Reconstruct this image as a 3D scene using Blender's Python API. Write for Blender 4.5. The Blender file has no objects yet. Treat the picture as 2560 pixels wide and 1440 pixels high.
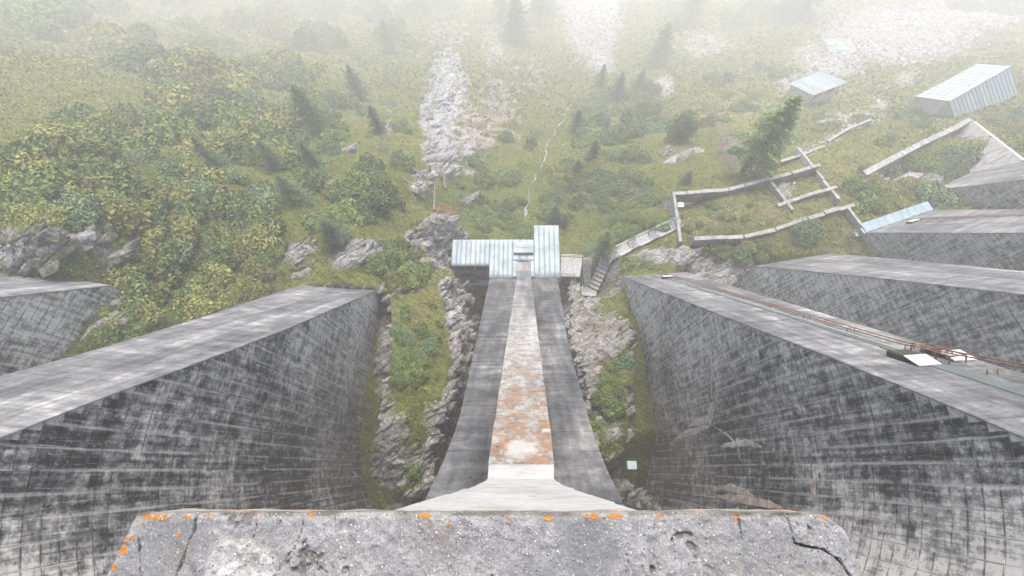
import bpy, math, random
import numpy as np
from mathutils import Matrix, Vector
rad = math.radians
random.seed(7); rng = np.random.default_rng(7)
sc = bpy.context.scene; col = sc.collection

# ------------------------------------------------------------------ camera
FPX = 1138.0                                   # focal length in pixels of the 2560 px wide picture
PITCH = math.atan(450/FPX); cP, sP = math.cos(PITCH), math.sin(PITCH)
cam = bpy.data.cameras.new('camera'); camo = bpy.data.objects.new('camera', cam); col.objects.link(camo)
camo.location = (0, 0, 0); camo.rotation_euler = (PITCH, 0, 0)
cam.sensor_width = 36; cam.lens = FPX/2560*36; cam.shift_x = -20/2560
cam.clip_start = .05; cam.clip_end = 2000; sc.camera = camo
# ------------------------------------------------------------------ world, sun, exposure
w = bpy.data.worlds.new('World'); sc.world = w; w.use_nodes = True
nt = w.node_tree; bg = nt.nodes['Background']; sky = nt.nodes.new('ShaderNodeTexSky')
sky.sky_type = 'NISHITA'; sky.sun_disc = False
SUN_EL, SUN_AZ = rad(56), rad(4)             # azimuth from +Y clockwise
sky.sun_elevation = SUN_EL; sky.sun_rotation = SUN_AZ; sky.air_density = 1.0; sky.dust_density = 3.2; sky.ozone_density = .6
nt.links.new(sky.outputs[0], bg.inputs[0]); bg.inputs[1].default_value = .15
sun = bpy.data.lights.new('sun', 'SUN'); suno = bpy.data.objects.new('sun', sun); col.objects.link(suno)
sun.energy = 1.5; sun.angle = rad(24); sun.color = (1, .965, .915)
sd = Vector((math.sin(SUN_AZ)*math.cos(SUN_EL), math.cos(SUN_AZ)*math.cos(SUN_EL), math.sin(SUN_EL)))
suno.rotation_euler = sd.to_track_quat('Z', 'Y').to_euler(); suno.location = (0, 0, 60)
sc.view_settings.view_transform = 'Standard'; sc.view_settings.look = 'None'
sc.view_settings.gamma = 1; sc.view_settings.use_curve_mapping = False; sc.view_settings.exposure = 1.55
sc.cycles.max_bounces = 6; sc.cycles.diffuse_bounces = 3; sc.cycles.volume_bounces = 3
sc.cycles.use_denoising = True

# ------------------------------------------------------------------ helpers
def ray(x, y):
    u = x-1300.; v = 720.-y
    return np.array([u, v*cP+FPX*sP, v*sP-FPX*cP])/FPX
def P(x, y, Z):                                # the point at height Z that is seen at pixel x, y of the photograph
    r = ray(x, y); return Vector(r*(Z/r[2]*far(y)))
ANCH = None
def far(y):                                    # the valley drops away: beyond the dam's foot everything lies farther off
    y = ANCH if ANCH is not None else y
    return 1+1.9*min(1., max(0., (430-y)/430))**1.5
def pix(X, Y, Z):                              # and back
    d = Y*sP-Z*cP
    return 1300+FPX*X/d, 720-FPX*(Y*cP+Z*sP)/d
def obj(name, me, parent=None, kind=None):
    o = bpy.data.objects.new(name, me); col.objects.link(o)
    if parent: o.parent = parent
    if kind: o['kind'] = kind
    return o
def tag(o, label=None, cat=None, group=None):
    if label: o['label'] = label
    if cat: o['category'] = cat
    if group: o['group'] = group
    return o
def empty(name, loc, label, cat, group=None, rz=0):
    o = bpy.data.objects.new(name, None); col.objects.link(o); o.location = loc; o.rotation_euler = (0, 0, rz)
    o.empty_display_size = .3
    return tag(o, label, cat, group)
def npmesh(name, V, F, mat=None, smooth=False, uv=None, colr=None):
    me = bpy.data.meshes.new(name); V = np.asarray(V, np.float32); F = np.asarray(F, np.int32)
    n, k = F.shape
    me.vertices.add(len(V)); me.vertices.foreach_set('co', V.ravel())
    me.loops.add(n*k); me.loops.foreach_set('vertex_index', F.ravel())
    me.polygons.add(n); me.polygons.foreach_set('loop_start', np.arange(0, n*k, k, dtype=np.int32))
    me.polygons.foreach_set('use_smooth', np.full(n, bool(smooth)))
    if uv is not None:
        l = me.uv_layers.new(name='UVMap'); l.data.foreach_set('uv', np.asarray(uv, np.float32)[F.ravel()].ravel())
    if colr is not None:
        a = me.color_attributes.new('col', 'FLOAT_COLOR', 'POINT')
        c4 = np.ones((len(V), 4), np.float32); c4[:, :3] = colr; a.data.foreach_set('color', c4.ravel())
    me.update(calc_edges=True); me.validate()
    if mat: me.materials.append(mat)
    return me
class MB:                                      # collects boxes, bars and quads of one mesh
    def __init__(s): s.v = []; s.f = []; s.uv = []
    def box(s, c, size, R=None):
        b = len(s.v); R = R or Matrix.Identity(3)
        for i in range(8):
            q = Vector(((i & 1)-.5, (i >> 1 & 1)-.5, (i >> 2 & 1)-.5))
            q = Vector((q.x*size[0], q.y*size[1], q.z*size[2])); s.v.append(Vector(c)+R @ q)
        s.f += [[b+j for j in q] for q in ((0, 2, 3, 1), (4, 5, 7, 6), (0, 1, 5, 4), (2, 6, 7, 3), (0, 4, 6, 2), (1, 3, 7, 5))]
        return s
    def bar(s, a, b, w, h=None, up=(0, 0, 1)):
        a, b = Vector(a), Vector(b); d = b-a; L = d.length
        if L < 1e-5: return s
        y = d/L; u = Vector(up)
        if abs(y.dot(u)) > .98: u = Vector((0, 1, 0))
        x = y.cross(u).normalized(); z = x.cross(y)
        return s.box((a+b)/2, (w, L, h or w), Matrix((x, y, z)).transposed())
    def tube(s, a, b, r, r2=None, n=7):
        a, b = Vector(a), Vector(b); y = (b-a).normalized(); r2 = r if r2 is None else r2
        u = Vector((0, 0, 1)) if abs(y.z) < .9 else Vector((1, 0, 0)); x = y.cross(u).normalized(); z = x.cross(y)
        i0 = len(s.v)
        for (p, q) in ((a, r), (b, r2)):
            for k in range(n): t = 2*math.pi*k/n; s.v.append(p+x*(q*math.cos(t))+z*(q*math.sin(t)))
        for k in range(n): s.f.append([i0+k, i0+(k+1) % n, i0+n+(k+1) % n, i0+n+k])
        for e in (0, n):
            for k in range(1, n-1, 2): s.f.append([i0+e, i0+e+k, i0+e+k+1, i0+e+min(k+2, n-1)] if k+2 < n else [i0+e, i0+e+k, i0+e+k+1, i0+e+k+1])
        return s
    def prism(s, pts, dz):                     # polygon pts (list of 3D) extruded by vector dz (quads only: 4 pts)
        b = len(s.v); dz = Vector(dz); n = len(pts)
        s.v += [Vector(p) for p in pts]+[Vector(p)+dz for p in pts]
        for k in range(n): s.f.append([b+k, b+(k+1) % n, b+n+(k+1) % n, b+n+k])
        if n == 4: s.f += [[b+3, b+2, b+1, b], [b+4, b+5, b+6, b+7]]
        return s
    def mesh(s, name, mat, origin=(0, 0, 0)):
        me = bpy.data.meshes.new(name); o = Vector(origin)
        F = [list(dict.fromkeys(f)) for f in s.f]
        me.from_pydata([tuple(p-o) for p in s.v], [], [f for f in F if len(f) > 2]); me.update()
        me.materials.append(mat); return me
    def build(s, name, mat, parent=None, bevel=0, kind=None):
        org = parent_world(parent)
        me = s.mesh(name, mat, (0, 0, 0))
        inv = org.inverted(); me.transform(inv)
        o = obj(name, me, parent, kind)
        if bevel:
            m = o.modifiers.new('bevel', 'BEVEL'); m.width = bevel; m.segments = 2; m.limit_method = 'ANGLE'
        return o
def parent_world(p):
    if p is None: return Matrix.Identity(4)
    M = Matrix.LocRotScale(p.location, p.rotation_euler, p.scale)
    return parent_world(p.parent) @ M if p.parent else M
def copy_tree(o, parent=None):
    c = o.copy(); col.objects.link(c); c.parent = parent
    for ch in o.children: copy_tree(ch, c)
    return c

# lattice noise for geometry
def _h(ix, iy, s):
    n = (ix.astype(np.int64)*374761393+iy.astype(np.int64)*668265263+s*1442695041) & 0xffffffff
    n = ((n ^ (n >> 13))*1274126177) & 0xffffffff
    return ((n ^ (n >> 16)) & 0xffff)/65535.
def vn(x, y, s=0):
    ix, iy = np.floor(x), np.floor(y); fx, fy = x-ix, y-iy; fx = fx*fx*(3-2*fx); fy = fy*fy*(3-2*fy)
    a, b, c, d = _h(ix, iy, s), _h(ix+1, iy, s), _h(ix, iy+1, s), _h(ix+1, iy+1, s)
    return (a*(1-fx)+b*fx)*(1-fy)+(c*(1-fx)+d*fx)*fy
def fbm(x, y, sc_=1., o=4, s=0):
    t = 0; a = .5; x = np.asarray(x, float)*sc_; y = np.asarray(y, float)*sc_
    for i in range(o): t = t+a*vn(x, y, s+i*17); x = x*2.03+7.1; y = y*2.03-3.7; a *= .5
    return t/(1-.5**o)
def sstep(a, b, x): t = np.clip((x-a)/(b-a), 0, 1); return t*t*(3-2*t)
def poly_sd(x, y, poly):                       # signed distance, negative inside
    poly = [(p[0], p[1]) for p in poly]; d = np.full(x.shape, 1e9); ins = np.zeros(x.shape, bool); n = len(poly)
    for i in range(n):
        ax, ay = poly[i]; bx, by = poly[(i+1) % n]; ex, ey = bx-ax, by-ay; wx, wy = x-ax, y-ay
        t = np.clip((wx*ex+wy*ey)/(ex*ex+ey*ey+1e-12), 0, 1)
        d = np.minimum(d, np.hypot(wx-ex*t, wy-ey*t))
        ins ^= ((ay > y) != (by > y)) & (x < (bx-ax)*(y-ay)/(by-ay+1e-12)+ax)
    return np.where(ins, -d, d)

# ------------------------------------------------------------------ materials
class NT:
    def __init__(s, name):
        s.m = bpy.data.materials.new(name); s.m.use_nodes = True; s.t = s.m.node_tree; s.b = s.t.nodes['Principled BSDF']
        s.b.inputs['Roughness'].default_value = .9; s.b.inputs['Specular IOR Level'].default_value = .25
    def n(s, t, **kw):
        x = s.t.nodes.new('ShaderNode'+t)
        for k, v in kw.items():
            if k.startswith('i_'): x.inputs[int(k[2:]) if k[2:].isdigit() else k[2:]].default_value = v
            else: setattr(x, k, v)
        return x
    def l(s, a, b): s.t.links.new(a, b)
    def val(s, v, sock):
        if hasattr(v, 'type'): s.l(v, sock)
        else: sock.default_value = v
    def math(s, op, a, b=0.):
        x = s.n('Math', operation=op); s.val(a, x.inputs[0]); s.val(b, x.inputs[1]); return x.outputs[0]
    def mapr(s, v, a, b, c=0., d=1.):
        x = s.n('MapRange'); s.val(v, x.inputs[0])
        for i, q in enumerate((a, b, c, d)): x.inputs[i+1].default_value = q
        return x.outputs[0]
    def noise(s, vec, scale, detail=4, rough=.55, mul=None):
        if mul:
            m = s.n('VectorMath', operation='MULTIPLY'); s.l(vec, m.inputs[0]); m.inputs[1].default_value = mul; vec = m.outputs[0]
        x = s.n('TexNoise'); s.l(vec, x.inputs['Vector']); x.inputs['Scale'].default_value = scale
        x.inputs['Detail'].default_value = detail; x.inputs['Roughness'].default_value = rough; return x.outputs[0]
    def ramp(s, v, stops):
        x = s.n('ValToRGB'); s.l(v, x.inputs[0]); e = x.color_ramp.elements
        while len(e) < len(stops): e.new(.5)
        for k, (p, c) in enumerate(stops):
            e[k].position = p; e[k].color = (c, c, c, 1) if not hasattr(c, '__len__') else (*c, 1)
        return x.outputs[0]
    def mix(s, f, a, b, mode='MIX'):
        x = s.n('Mix', data_type='RGBA', blend_type=mode); s.val(f, x.inputs[0])
        for q, i in ((a, 6), (b, 7)):
            if hasattr(q, 'type'): s.l(q, x.inputs[i])
            else: x.inputs[i].default_value = (*q, 1)
        return x.outputs[2]
    def bump(s, h, st=.3, dist=.05):
        x = s.n('Bump'); s.l(h, x.inputs['Height']); x.inputs['Strength'].default_value = st; x.inputs['Distance'].default_value = dist
        s.l(x.outputs[0], s.b.inputs['Normal'])
    def base(s, c): s.val(c, s.b.inputs['Base Color']) if hasattr(c, 'type') else setattr(s.b.inputs['Base Color'], 'default_value', (*c, 1))
    def pos(s): return s.n('NewGeometry').outputs['Position']

def concrete_wall(name, pale_z=-17., tone=1.):
    """weathered cast concrete; UV = metres along the lift, metres of height"""
    t = NT(name); uv = t.n('UVMap').outputs[0]; p = t.pos()
    sx = t.n('SeparateXYZ'); t.l(uv, sx.inputs[0]); pz = t.n('SeparateXYZ'); t.l(p, pz.inputs[0])
    big = t.noise(p, .13, 3, .55)
    mid = t.noise(p, 1.3, 7, .75)
    fine = t.noise(p, 7., 5, .7)
    streak = t.noise(uv, 1., 5, .65, mul=(3.6, .17, 1))              # runs of water down the wall
    run2 = t.noise(uv, 1., 4, .6, mul=(8., .4, 1))
    lift = t.noise(uv, 1., 4, .6, mul=(.10, 1.6, 1))                 # bands along the lifts
    wn = t.n('TexWhiteNoise'); fl = t.n('VectorMath', operation='FLOOR'); sc_ = t.n('VectorMath', operation='MULTIPLY')
    t.l(uv, sc_.inputs[0]); sc_.inputs[1].default_value = (1/.8, 1/.65, 0); t.l(sc_.outputs[0], fl.inputs[0]); t.l(fl.outputs[0], wn.inputs[0])
    v = t.math('ADD', t.math('MULTIPLY', big, .70), t.math('MULTIPLY', mid, .62))
    v = t.math('ADD', v, t.math('MULTIPLY', streak, .8)); v = t.math('ADD', v, t.math('MULTIPLY', lift, .30))
    v = t.math('ADD', v, t.math('MULTIPLY', t.math('SUBTRACT', wn.outputs[0], .5), .13))
    grit = t.noise(p, 2.6, 7, .8)
    v = t.math('ADD', v, t.math('MULTIPLY', fine, .2)); v = t.math('ADD', v, t.math('MULTIPLY', grit, .75))
    v = t.math('ADD', v, t.math('MULTIPLY', t.math('MULTIPLY', t.mapr(pz.outputs[2], pale_z-12, pale_z+4), t.mapr(sx.outputs[0], 2., 7.)), .36))   # paler concrete high under the crest
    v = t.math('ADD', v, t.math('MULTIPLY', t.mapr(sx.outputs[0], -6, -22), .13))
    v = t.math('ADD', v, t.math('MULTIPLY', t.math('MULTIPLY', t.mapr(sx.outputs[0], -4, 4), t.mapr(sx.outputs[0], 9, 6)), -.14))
    c = t.ramp(t.mapr(v, 1.35, 1.87), [(0, (.006, .0065, .007)), (.22, (.022, .023, .025)), (.42, (.085, .085, .084)), (.66, (.19, .187, .18)), (1, (.42, .41, .39))])
    # dirt in the lift joints
    fz = t.math('FRACT', t.math('MULTIPLY', t.math('ADD', sx.outputs[1], 1.0), 1/.65)); ez = t.mapr(t.math('ABSOLUTE', t.math('SUBTRACT', fz, .5)), .40, .48)
    c = t.mix(t.math('MULTIPLY', ez, t.mapr(t.noise(uv, 1., 4, .7, mul=(.9, .8, 1)), .42, .54, 0, .8)), c, (.012, .012, .012))
    # pale lime at the vertical form joints, the light on their edges painted in
    fr = t.math('FRACT', t.math('MULTIPLY', sx.outputs[0], 1/.8))
    edge = t.mapr(t.math('ABSOLUTE', t.math('SUBTRACT', fr, .5)), .39, .47)
    lime_lit = t.math('MULTIPLY', edge, t.mapr(t.noise(uv, 1., 3, .6, mul=(1.25, .16, 1)), .44, .54))
    c = t.mix(t.math('MULTIPLY', lime_lit, .75), c, (.38, .375, .36))
    c = t.mix(t.math('MULTIPLY', t.mapr(run2, .60, .68), .45), c, (.32, .315, .30))
    spk = t.n('TexVoronoi', i_Scale=1.1); t.l(p, spk.inputs['Vector'])
    c = t.mix(t.mapr(spk.outputs['Distance'], .06, .03), c, (.012, .012, .012))
    c = t.mix(t.mapr(t.noise(p, 5.5, 6, .8), .60, .68), c, (.42, .41, .39))
    c = t.mix(1., c, (tone, tone, tone), 'MULTIPLY')
    t.base(c); t.bump(t.math('ADD', mid, t.math('MULTIPLY', fine, .5)), .55, .09); return t.m

def concrete_face(name, tone=1., orange=0.):
    """downstream faces: UV = metres across, metres down the slope"""
    t = NT(name); uv = t.n('UVMap').outputs[0]; p = t.pos()
    pz = t.n('SeparateXYZ'); t.l(p, pz.inputs[0])
    big = t.noise(uv, 1., 5, .6, mul=(.35, .12, 1)); long_ = t.noise(uv, 1., 6, .7, mul=(1.6, .09, 1)); cross = t.noise(uv, 1., 5, .65, mul=(.22, 1.1, 1))
    mid = t.noise(p, .9, 6, .7); fine = t.noise(p, 9., 5, .7)
    v = t.math('ADD', t.math('MULTIPLY', big, .7), t.math('MULTIPLY', long_, .6)); v = t.math('ADD', v, t.math('MULTIPLY', cross, .55))
    grit = t.noise(p, 2.8, 7, .8)
    v = t.math('ADD', v, t.math('MULTIPLY', mid, .4)); v = t.math('ADD', v, t.math('MULTIPLY', fine, .2)); v = t.math('ADD', v, t.math('MULTIPLY', grit, .5))
    c = t.ramp(t.mapr(v, 1.24, 1.76), [(0, (.035, .036, .038)), (.3, (.075, .077, .08)), (.55, (.13, .13, .13)), (.78, (.22, .22, .215)), (1, (.38, .375, .365))])
    if orange:
        cream = t.math('MULTIPLY', t.mapr(pz.outputs[2], -40, -28), t.mapr(grit, .38, .6)); c = t.mix(t.math('MULTIPLY', cream, .6), c, (.30, .285, .25))
        zone = t.math('MULTIPLY', t.mapr(pz.outputs[2], -31, -17), t.mapr(t.math('ADD', t.noise(p, 1.3, 8, .85), t.mapr(pz.outputs[2], -30, -15, -.07, .07)), .52, .58))
        lc = t.ramp(t.noise(p, 2.4, 4, .7), [(.33, (.14, .045, .022)), (.46, (.105, .085, .065)), (.58, (.19, .085, .03)), (.68, (.12, .11, .09))])
        c = t.mix(t.math('MULTIPLY', zone, orange), c, lc)
        edge = t.n('SeparateXYZ'); t.l(uv, edge.inputs[0])
        sp_ = t.math('ADD', t.math('MULTIPLY', t.math('POWER', t.math('MULTIPLY', t.math('SUBTRACT', pz.outputs[0], .03), 1.8), 2.), 1.), t.math('POWER', t.math('MULTIPLY', t.math('ADD', pz.outputs[2], 14.3), 1.5), 2.))
        pale = t.math('MAXIMUM', t.mapr(pz.outputs[2], -13.6, -13.3), t.math('MULTIPLY', t.mapr(t.math('ADD', sp_, t.math('MULTIPLY', t.noise(p, 2.2, 6, .75), 2.2)), 2.0, 1.3), .75))
        c = t.mix(t.math('MULTIPLY', pale, .85), c, t.ramp(t.noise(p, 1.8, 8, .8), [(.3, (.17, .172, .17)), (.5, (.29, .29, .285)), (.75, (.38, .38, .37))]))
    spk = t.n('TexVoronoi', i_Scale=.8); t.l(p, spk.inputs['Vector'])
    c = t.mix(t.mapr(spk.outputs['Distance'], .05, .025), c, (.014, .014, .014))
    c = t.mix(1., c, (tone, tone, tone), 'MULTIPLY')
    t.base(c); t.bump(t.math('ADD', mid, fine), .4, .06); return t.m

def simple(name, c, rough=.8, metal=0., var=.25, scale=3., c2=None, bump=0.):
    t = NT(name); p = t.pos(); n = t.noise(p, scale, 5, .65)
    c2 = c2 or tuple(q*(1-var*1.6) for q in c)
    t.base(t.mix(t.mapr(n, .35, .65), c2, c)); t.b.inputs['Roughness'].default_value = rough; t.b.inputs['Metallic'].default_value = metal
    if bump: t.bump(n, bump, .05)
    return t.m
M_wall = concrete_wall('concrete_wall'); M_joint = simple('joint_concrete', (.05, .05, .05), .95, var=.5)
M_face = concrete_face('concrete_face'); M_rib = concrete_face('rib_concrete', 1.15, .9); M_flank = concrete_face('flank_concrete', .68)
M_walk = simple('walk_concrete', (.36, .355, .345), .9, c2=(.22, .22, .215), scale=2.2, bump=.3)
M_ruin = simple('ruin_concrete', (.32, .31, .29), .9, c2=(.17, .165, .145), scale=1.6, bump=.5)
M_ret = simple('retaining_concrete', (.34, .335, .32), .9, c2=(.12, .12, .115), scale=.9, bump=.4)
M_pale = simple('pale_render', (.60, .585, .55), .85, var=.12, scale=1.)
M_lime = simple('lime_crust', (.50, .48, .44), .9, c2=(.17, .16, .145), scale=1.9, bump=.3)
M_limeb = simple('brown_lime_crust', (.38, .32, .27), .9, c2=(.15, .125, .105), scale=1.9, bump=.3)
M_rust = simple('rusty_steel', (.20, .095, .05), .7, .2, c2=(.11, .06, .04), scale=4.)
M_dark = simple('dark_steel', (.02, .024, .022), .5, .2)
M_chan = simple('channel_coating', (.085, .10, .098), .6, c2=(.055, .065, .063), scale=1.)
M_white = simple('white_sheet', (.48, .48, .47), .5, var=.2, scale=2.)
M_galv = simple('galvanised_rail', (.50, .51, .49), .5, .4, var=.15)
M_blueg = simple('blue_grey_rail', (.34, .41, .45), .5, .3, var=.15)
M_roofblue = simple('pale_blue_sheet', (.27, .345, .37), .5, .2, var=.15, scale=1.5)
M_glass = simple('dull_window', (.055, .065, .07), .2, 0, var=.3)
M_door = simple('rust_red_gate', (.30, .10, .05), .8, 0, c2=(.14, .06, .04), scale=1.2)
M_water = simple('stream_water', (.24, .27, .26), .35, 0, c2=(.07, .08, .06), scale=.7)
M_wood = simple('dead_wood', (.20, .18, .16), .9, 0, c2=(.10, .085, .075), scale=5.)
M_bark = simple('bark', (.085, .065, .05), .95, 0, c2=(.05, .04, .03), scale=5.)
M_branch = simple('brush_wood', (.24, .19, .17), .9, 0, c2=(.15, .115, .10), scale=.5)

def zinc():
    t = NT('zinc_roof'); p = t.pos(); r = t.n('ObjectInfo').outputs['Random']
    c = t.mix(r, (.26, .305, .32), (.33, .375, .385)); c = t.mix(t.mapr(t.noise(p, .5, 5, .6), .4, .65), c, (.19, .23, .25))
    t.base(c); t.b.inputs['Metallic'].default_value = .15; t.b.inputs['Roughness'].default_value = .6
    t.bump(t.noise(p, .9, 3, .5, mul=(1.4, .5, 1)), .6, .12); return t.m
M_zinc = zinc()
def shedroof():
    t = NT('shed_sheet'); p = t.pos(); c = t.mix(t.n('ObjectInfo').outputs['Random'], (.23, .285, .305), (.34, .39, .405))
    c = t.mix(t.mapr(t.noise(p, 1.1, 5, .7, mul=(1, 1, .6)), .58, .66), c, (.22, .13, .095))
    t.base(c); t.b.inputs['Roughness'].default_value = .6; return t.m
M_shed = shedroof()
def leafmat(name, a, b, c, tr=.2):
    tr *= .5; t = NT(name); g = t.n('NewGeometry'); oi = t.n('ObjectInfo')
    k = t.ramp(g.outputs['Random Per Island'], [(0., a), (.5, b), (1., c)])
    m = t.math('ADD', t.math('MULTIPLY', oi.outputs['Random'], .7), .65)
    v = t.n('VectorMath', operation='SCALE'); t.l(k, v.inputs[0]); t.l(m, v.inputs['Scale']); t.l(v.outputs[0], t.b.inputs['Base Color'])
    t.b.inputs['Roughness'].default_value = .7
    tl = t.n('BsdfTranslucent'); t.l(v.outputs[0], tl.inputs[0]); ms = t.n('MixShader'); ms.inputs[0].default_value = tr
    t.l(t.b.outputs[0], ms.inputs[1]); t.l(tl.outputs[0], ms.inputs[2]); t.l(ms.outputs[0], t.t.nodes['Material Output'].inputs[0]); return t.m
M_green = leafmat('leaf_green', (.030, .052, .014), (.085, .125, .030), (.17, .215, .055))
M_yellow = leafmat('leaf_yellow', (.06, .075, .016), (.135, .15, .035), (.24, .225, .065))
M_blue = leafmat('needle_blue', (.035, .06, .026), (.085, .13, .055), (.15, .21, .09))
M_larch = leafmat('needle_larch', (.06, .09, .03), (.125, .175, .06), (.20, .26, .095))
M_spruce = leafmat('needle_dark', (.03, .05, .024), (.07, .105, .05), (.12, .17, .08))
def colmat(name, bump=.5, dist=.2, leaf=False):
    t = NT(name); a = t.n('Attribute', attribute_name='col'); p = t.pos()
    if leaf:
        m = t.math('ADD', t.math('MULTIPLY', t.n('NewGeometry').outputs['Random Per Island'], 1.1), .45)
    else:
        f = t.noise(p, 1.6, 8, .75); vo = t.n('TexVoronoi', i_Scale=1.3, feature='DISTANCE_TO_EDGE')
        wv = t.n('VectorMath', operation='ADD'); t.l(p, wv.inputs[0]); nz = t.n('TexNoise', i_Scale=.9, i_Detail=5.); t.l(p, nz.inputs['Vector']); t.l(nz.outputs['Color'], wv.inputs[1]); t.l(wv.outputs[0], vo.inputs['Vector'])
        crk = t.mapr(vo.outputs['Distance'], 0., .07)
        rot = t.n('VectorRotate', rotation_type='Z_AXIS'); rot.inputs['Angle'].default_value = .6; t.l(p, rot.inputs['Vector'])
        strata = t.noise(rot.outputs[0], 1., 7, .75, mul=(.5, 3.2, 2.2))
        m = t.math('MULTIPLY', t.mapr(f, .3, .7, .55, 1.4), t.math('MULTIPLY', t.math('ADD', t.math('MULTIPLY', crk, .2), .8), t.mapr(strata, .36, .62, .5, 1.35)))
        t.bump(t.math('ADD', t.math('ADD', f, t.math('MULTIPLY', strata, 1.2)), t.math('MULTIPLY', crk, .2)), bump, dist)
    v = t.n('VectorMath', operation='SCALE'); t.l(a.outputs['Color'], v.inputs[0]); t.l(m, v.inputs['Scale'])
    t.l(v.outputs[0], t.b.inputs['Base Color']); t.b.inputs['Roughness'].default_value = .95; t.b.inputs['Specular IOR Level'].default_value = .1
    return t.m
M_ground = colmat('terrain_ground', .9, .35); M_tuft = colmat('tuft_leaves', leaf=True)

# ------------------------------------------------------------------ terrain
SLOT_Z = -74
pts = """0 1000 -34;0 750 -36;120 690 -37;258 712 -38;0 560 -31;120 590 -33;230 640 -36;280 820 -38;245 760 -36.5;235 820 -36.5;225 870 -37;300 880 -39.5;0 400 -36;200 480 -39;200 300 -44;420 780 -45;450 700 -44;400 560 -42;
640 745 -47;760 712 -47;950 722 -47;560 640 -46;640 560 -47;500 400 -51;500 250 -58;300 150 -58;0 150 -52;0 0 -64;400 0 -82;800 0 -100;700 150 -80;700 300 -65;720 480 -53;
850 690 -46;860 590 -49;940 600 -50;900 500 -53;880 380 -61;880 200 -78;1000 620 -52;1060 560 -57;1000 450 -57;1060 640 -54;1110 640 -60;1040 720 -49;1000 820 -46;1080 820 -47;1050 950 -45;1020 1060 -44;1060 1130 -47;1020 1200 -49;960 760 -46;
1020 300 -68;1040 420 -62;1100 400 -72;1050 180 -80;1100 100 -92;1150 300 -80;1140 480 -74;1170 560 -73;1200 0 -108;1250 200 -92;1250 350 -83;1310 560 -73;1320 480 -77;1370 350 -86;1415 260 -94;1450 150 -103;
1350 60 -108;1500 0 -116;1550 100 -106;1500 250 -93;1500 400 -80;1470 500 -73;1450 590 -70;1600 200 -94;1600 320 -82;1600 430 -74;1640 540 -70;1560 600 -66;1540 640 -66;1680 500 -61.5;1700 590 -60.5;1800 480 -61;1900 500 -60.5;
1850 430 -65;1780 590 -60;1950 590 -59.5;2050 520 -60.5;2000 440 -63;2100 450 -63.5;1950 640 -58;2050 620 -58;2150 560 -61;2190 580 -60.5;2330 525 -61;1750 380 -71;1850 320 -72;1700 250 -85;1800 0 -114;1800 150 -96;1950 330 -72;1980 240 -79;2050 290 -83;2000 300 -80;2100 250 -84;
2100 120 -88;2150 0 -100;2250 300 -74;2300 330 -74;2200 400 -66;2350 440 -68;2300 180 -80;2400 330 -72;2480 370 -70;2560 330 -58;2560 200 -68;2560 100 -82;2560 0 -94;2400 60 -88;
1600 645 -61;1680 660 -60;1640 686 -58;1555 692 -58;1760 660 -63;1850 680 -63;1740 700 -66;1900 720 -62;1850 740 -72;1930 760 -70;1960 800 -73;
1510 690 -64;1480 760 -62;1540 790 -56;1500 860 -54;1440 860 -59;1570 880 -51.5;1530 980 -50;1460 1000 -52;1570 1020 -52;1520 1100 -51;1560 1120 -53;
2150 900 -50;2300 800 -58;2560 850 -48"""
CP = np.array([list(P(float(a), float(b), float(c))) for a, b, c in (q.split() for q in pts.replace('\n', '').split(';') if q.strip())])
extra = [(-60, 0, -36), (-90, 30, -34), (-130, 60, -40), (-200, 100, -60), (-320, 190, -115), (-320, 330, -160), (-120, 540, -380), (20, 570, -470), (280, 540, -450), (480, 400, -330), (500, 200, -170), (200, 60, -60), (120, 20, -45),
         (-20, -5, -44), (-40, 0, -38), (22, 0, -52), (38, 5, -55), (0, -12, -52), (60, 10, -52), (-320, 0, 0), (400, 0, -60)]
CP = np.vstack([CP, np.array(extra, float)])
_d = np.hypot(CP[:, None, 0]-CP[None, :, 0], CP[:, None, 1]-CP[None, :, 1]); _n = len(CP)
_A = np.zeros((_n+3, _n+3)); _A[:_n, :_n] = -_d-np.eye(_n)*1.2*-1; _A[:_n, :_n] = _d-0*_d; _A[np.arange(_n), np.arange(_n)] = -1.5
_A[:_n, _n] = 1; _A[:_n, _n+1] = CP[:, 0]/100; _A[:_n, _n+2] = CP[:, 1]/100; _A[_n:, :_n] = _A[:_n, _n:].T
_W = np.linalg.solve(_A, np.r_[CP[:, 2], 0, 0, 0])
def Hbase(x, y):
    x = np.asarray(x, float); y = np.asarray(y, float); t = _W[_n]+_W[_n+1]*x/100+_W[_n+2]*y/100
    for i in range(_n): t = t+_W[i]*np.hypot(x-CP[i, 0], y-CP[i, 1])
    return t
SLOT = [P(1126, 700, -60), P(1130, 760, -53), P(1148, 850, -47), P(1140, 930, -45), P(1118, 1010, -44.5), P(1095, 1090, -46), P(1070, 1150, -47), P(1080, 1230, -49), P(1010, 1262, -49), (-14, -13), (16, -13), P(1575, 1190, -52), P(1545, 1165, -51), P(1505, 1160, -51),
        P(1475, 1110, -51), P(1462, 1040, -51), P(1446, 950, -53), P(1428, 880, -57), P(1424, 780, -61), P(1418, 700, -65), (6.5, 28), (6, 31), (-9.6, 31)]
GAPL = [P(968, 738, -47), P(966, 850, -45.5), P(962, 950, -45), P(950, 1030, -44.5), P(958, 1090, -45.5), P(985, 1190, -48), P(1000, 1265, -49), (-22, -8), (-22, 18)]
GAPR = [P(1566, 740, -57), P(1582, 830, -53), P(1583, 930, -50.5), P(1586, 990, -50.5), P(1575, 1080, -52), P(1560, 1140, -53), P(1530, 1170, -52), (20, -8), (20, 22)]
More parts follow.
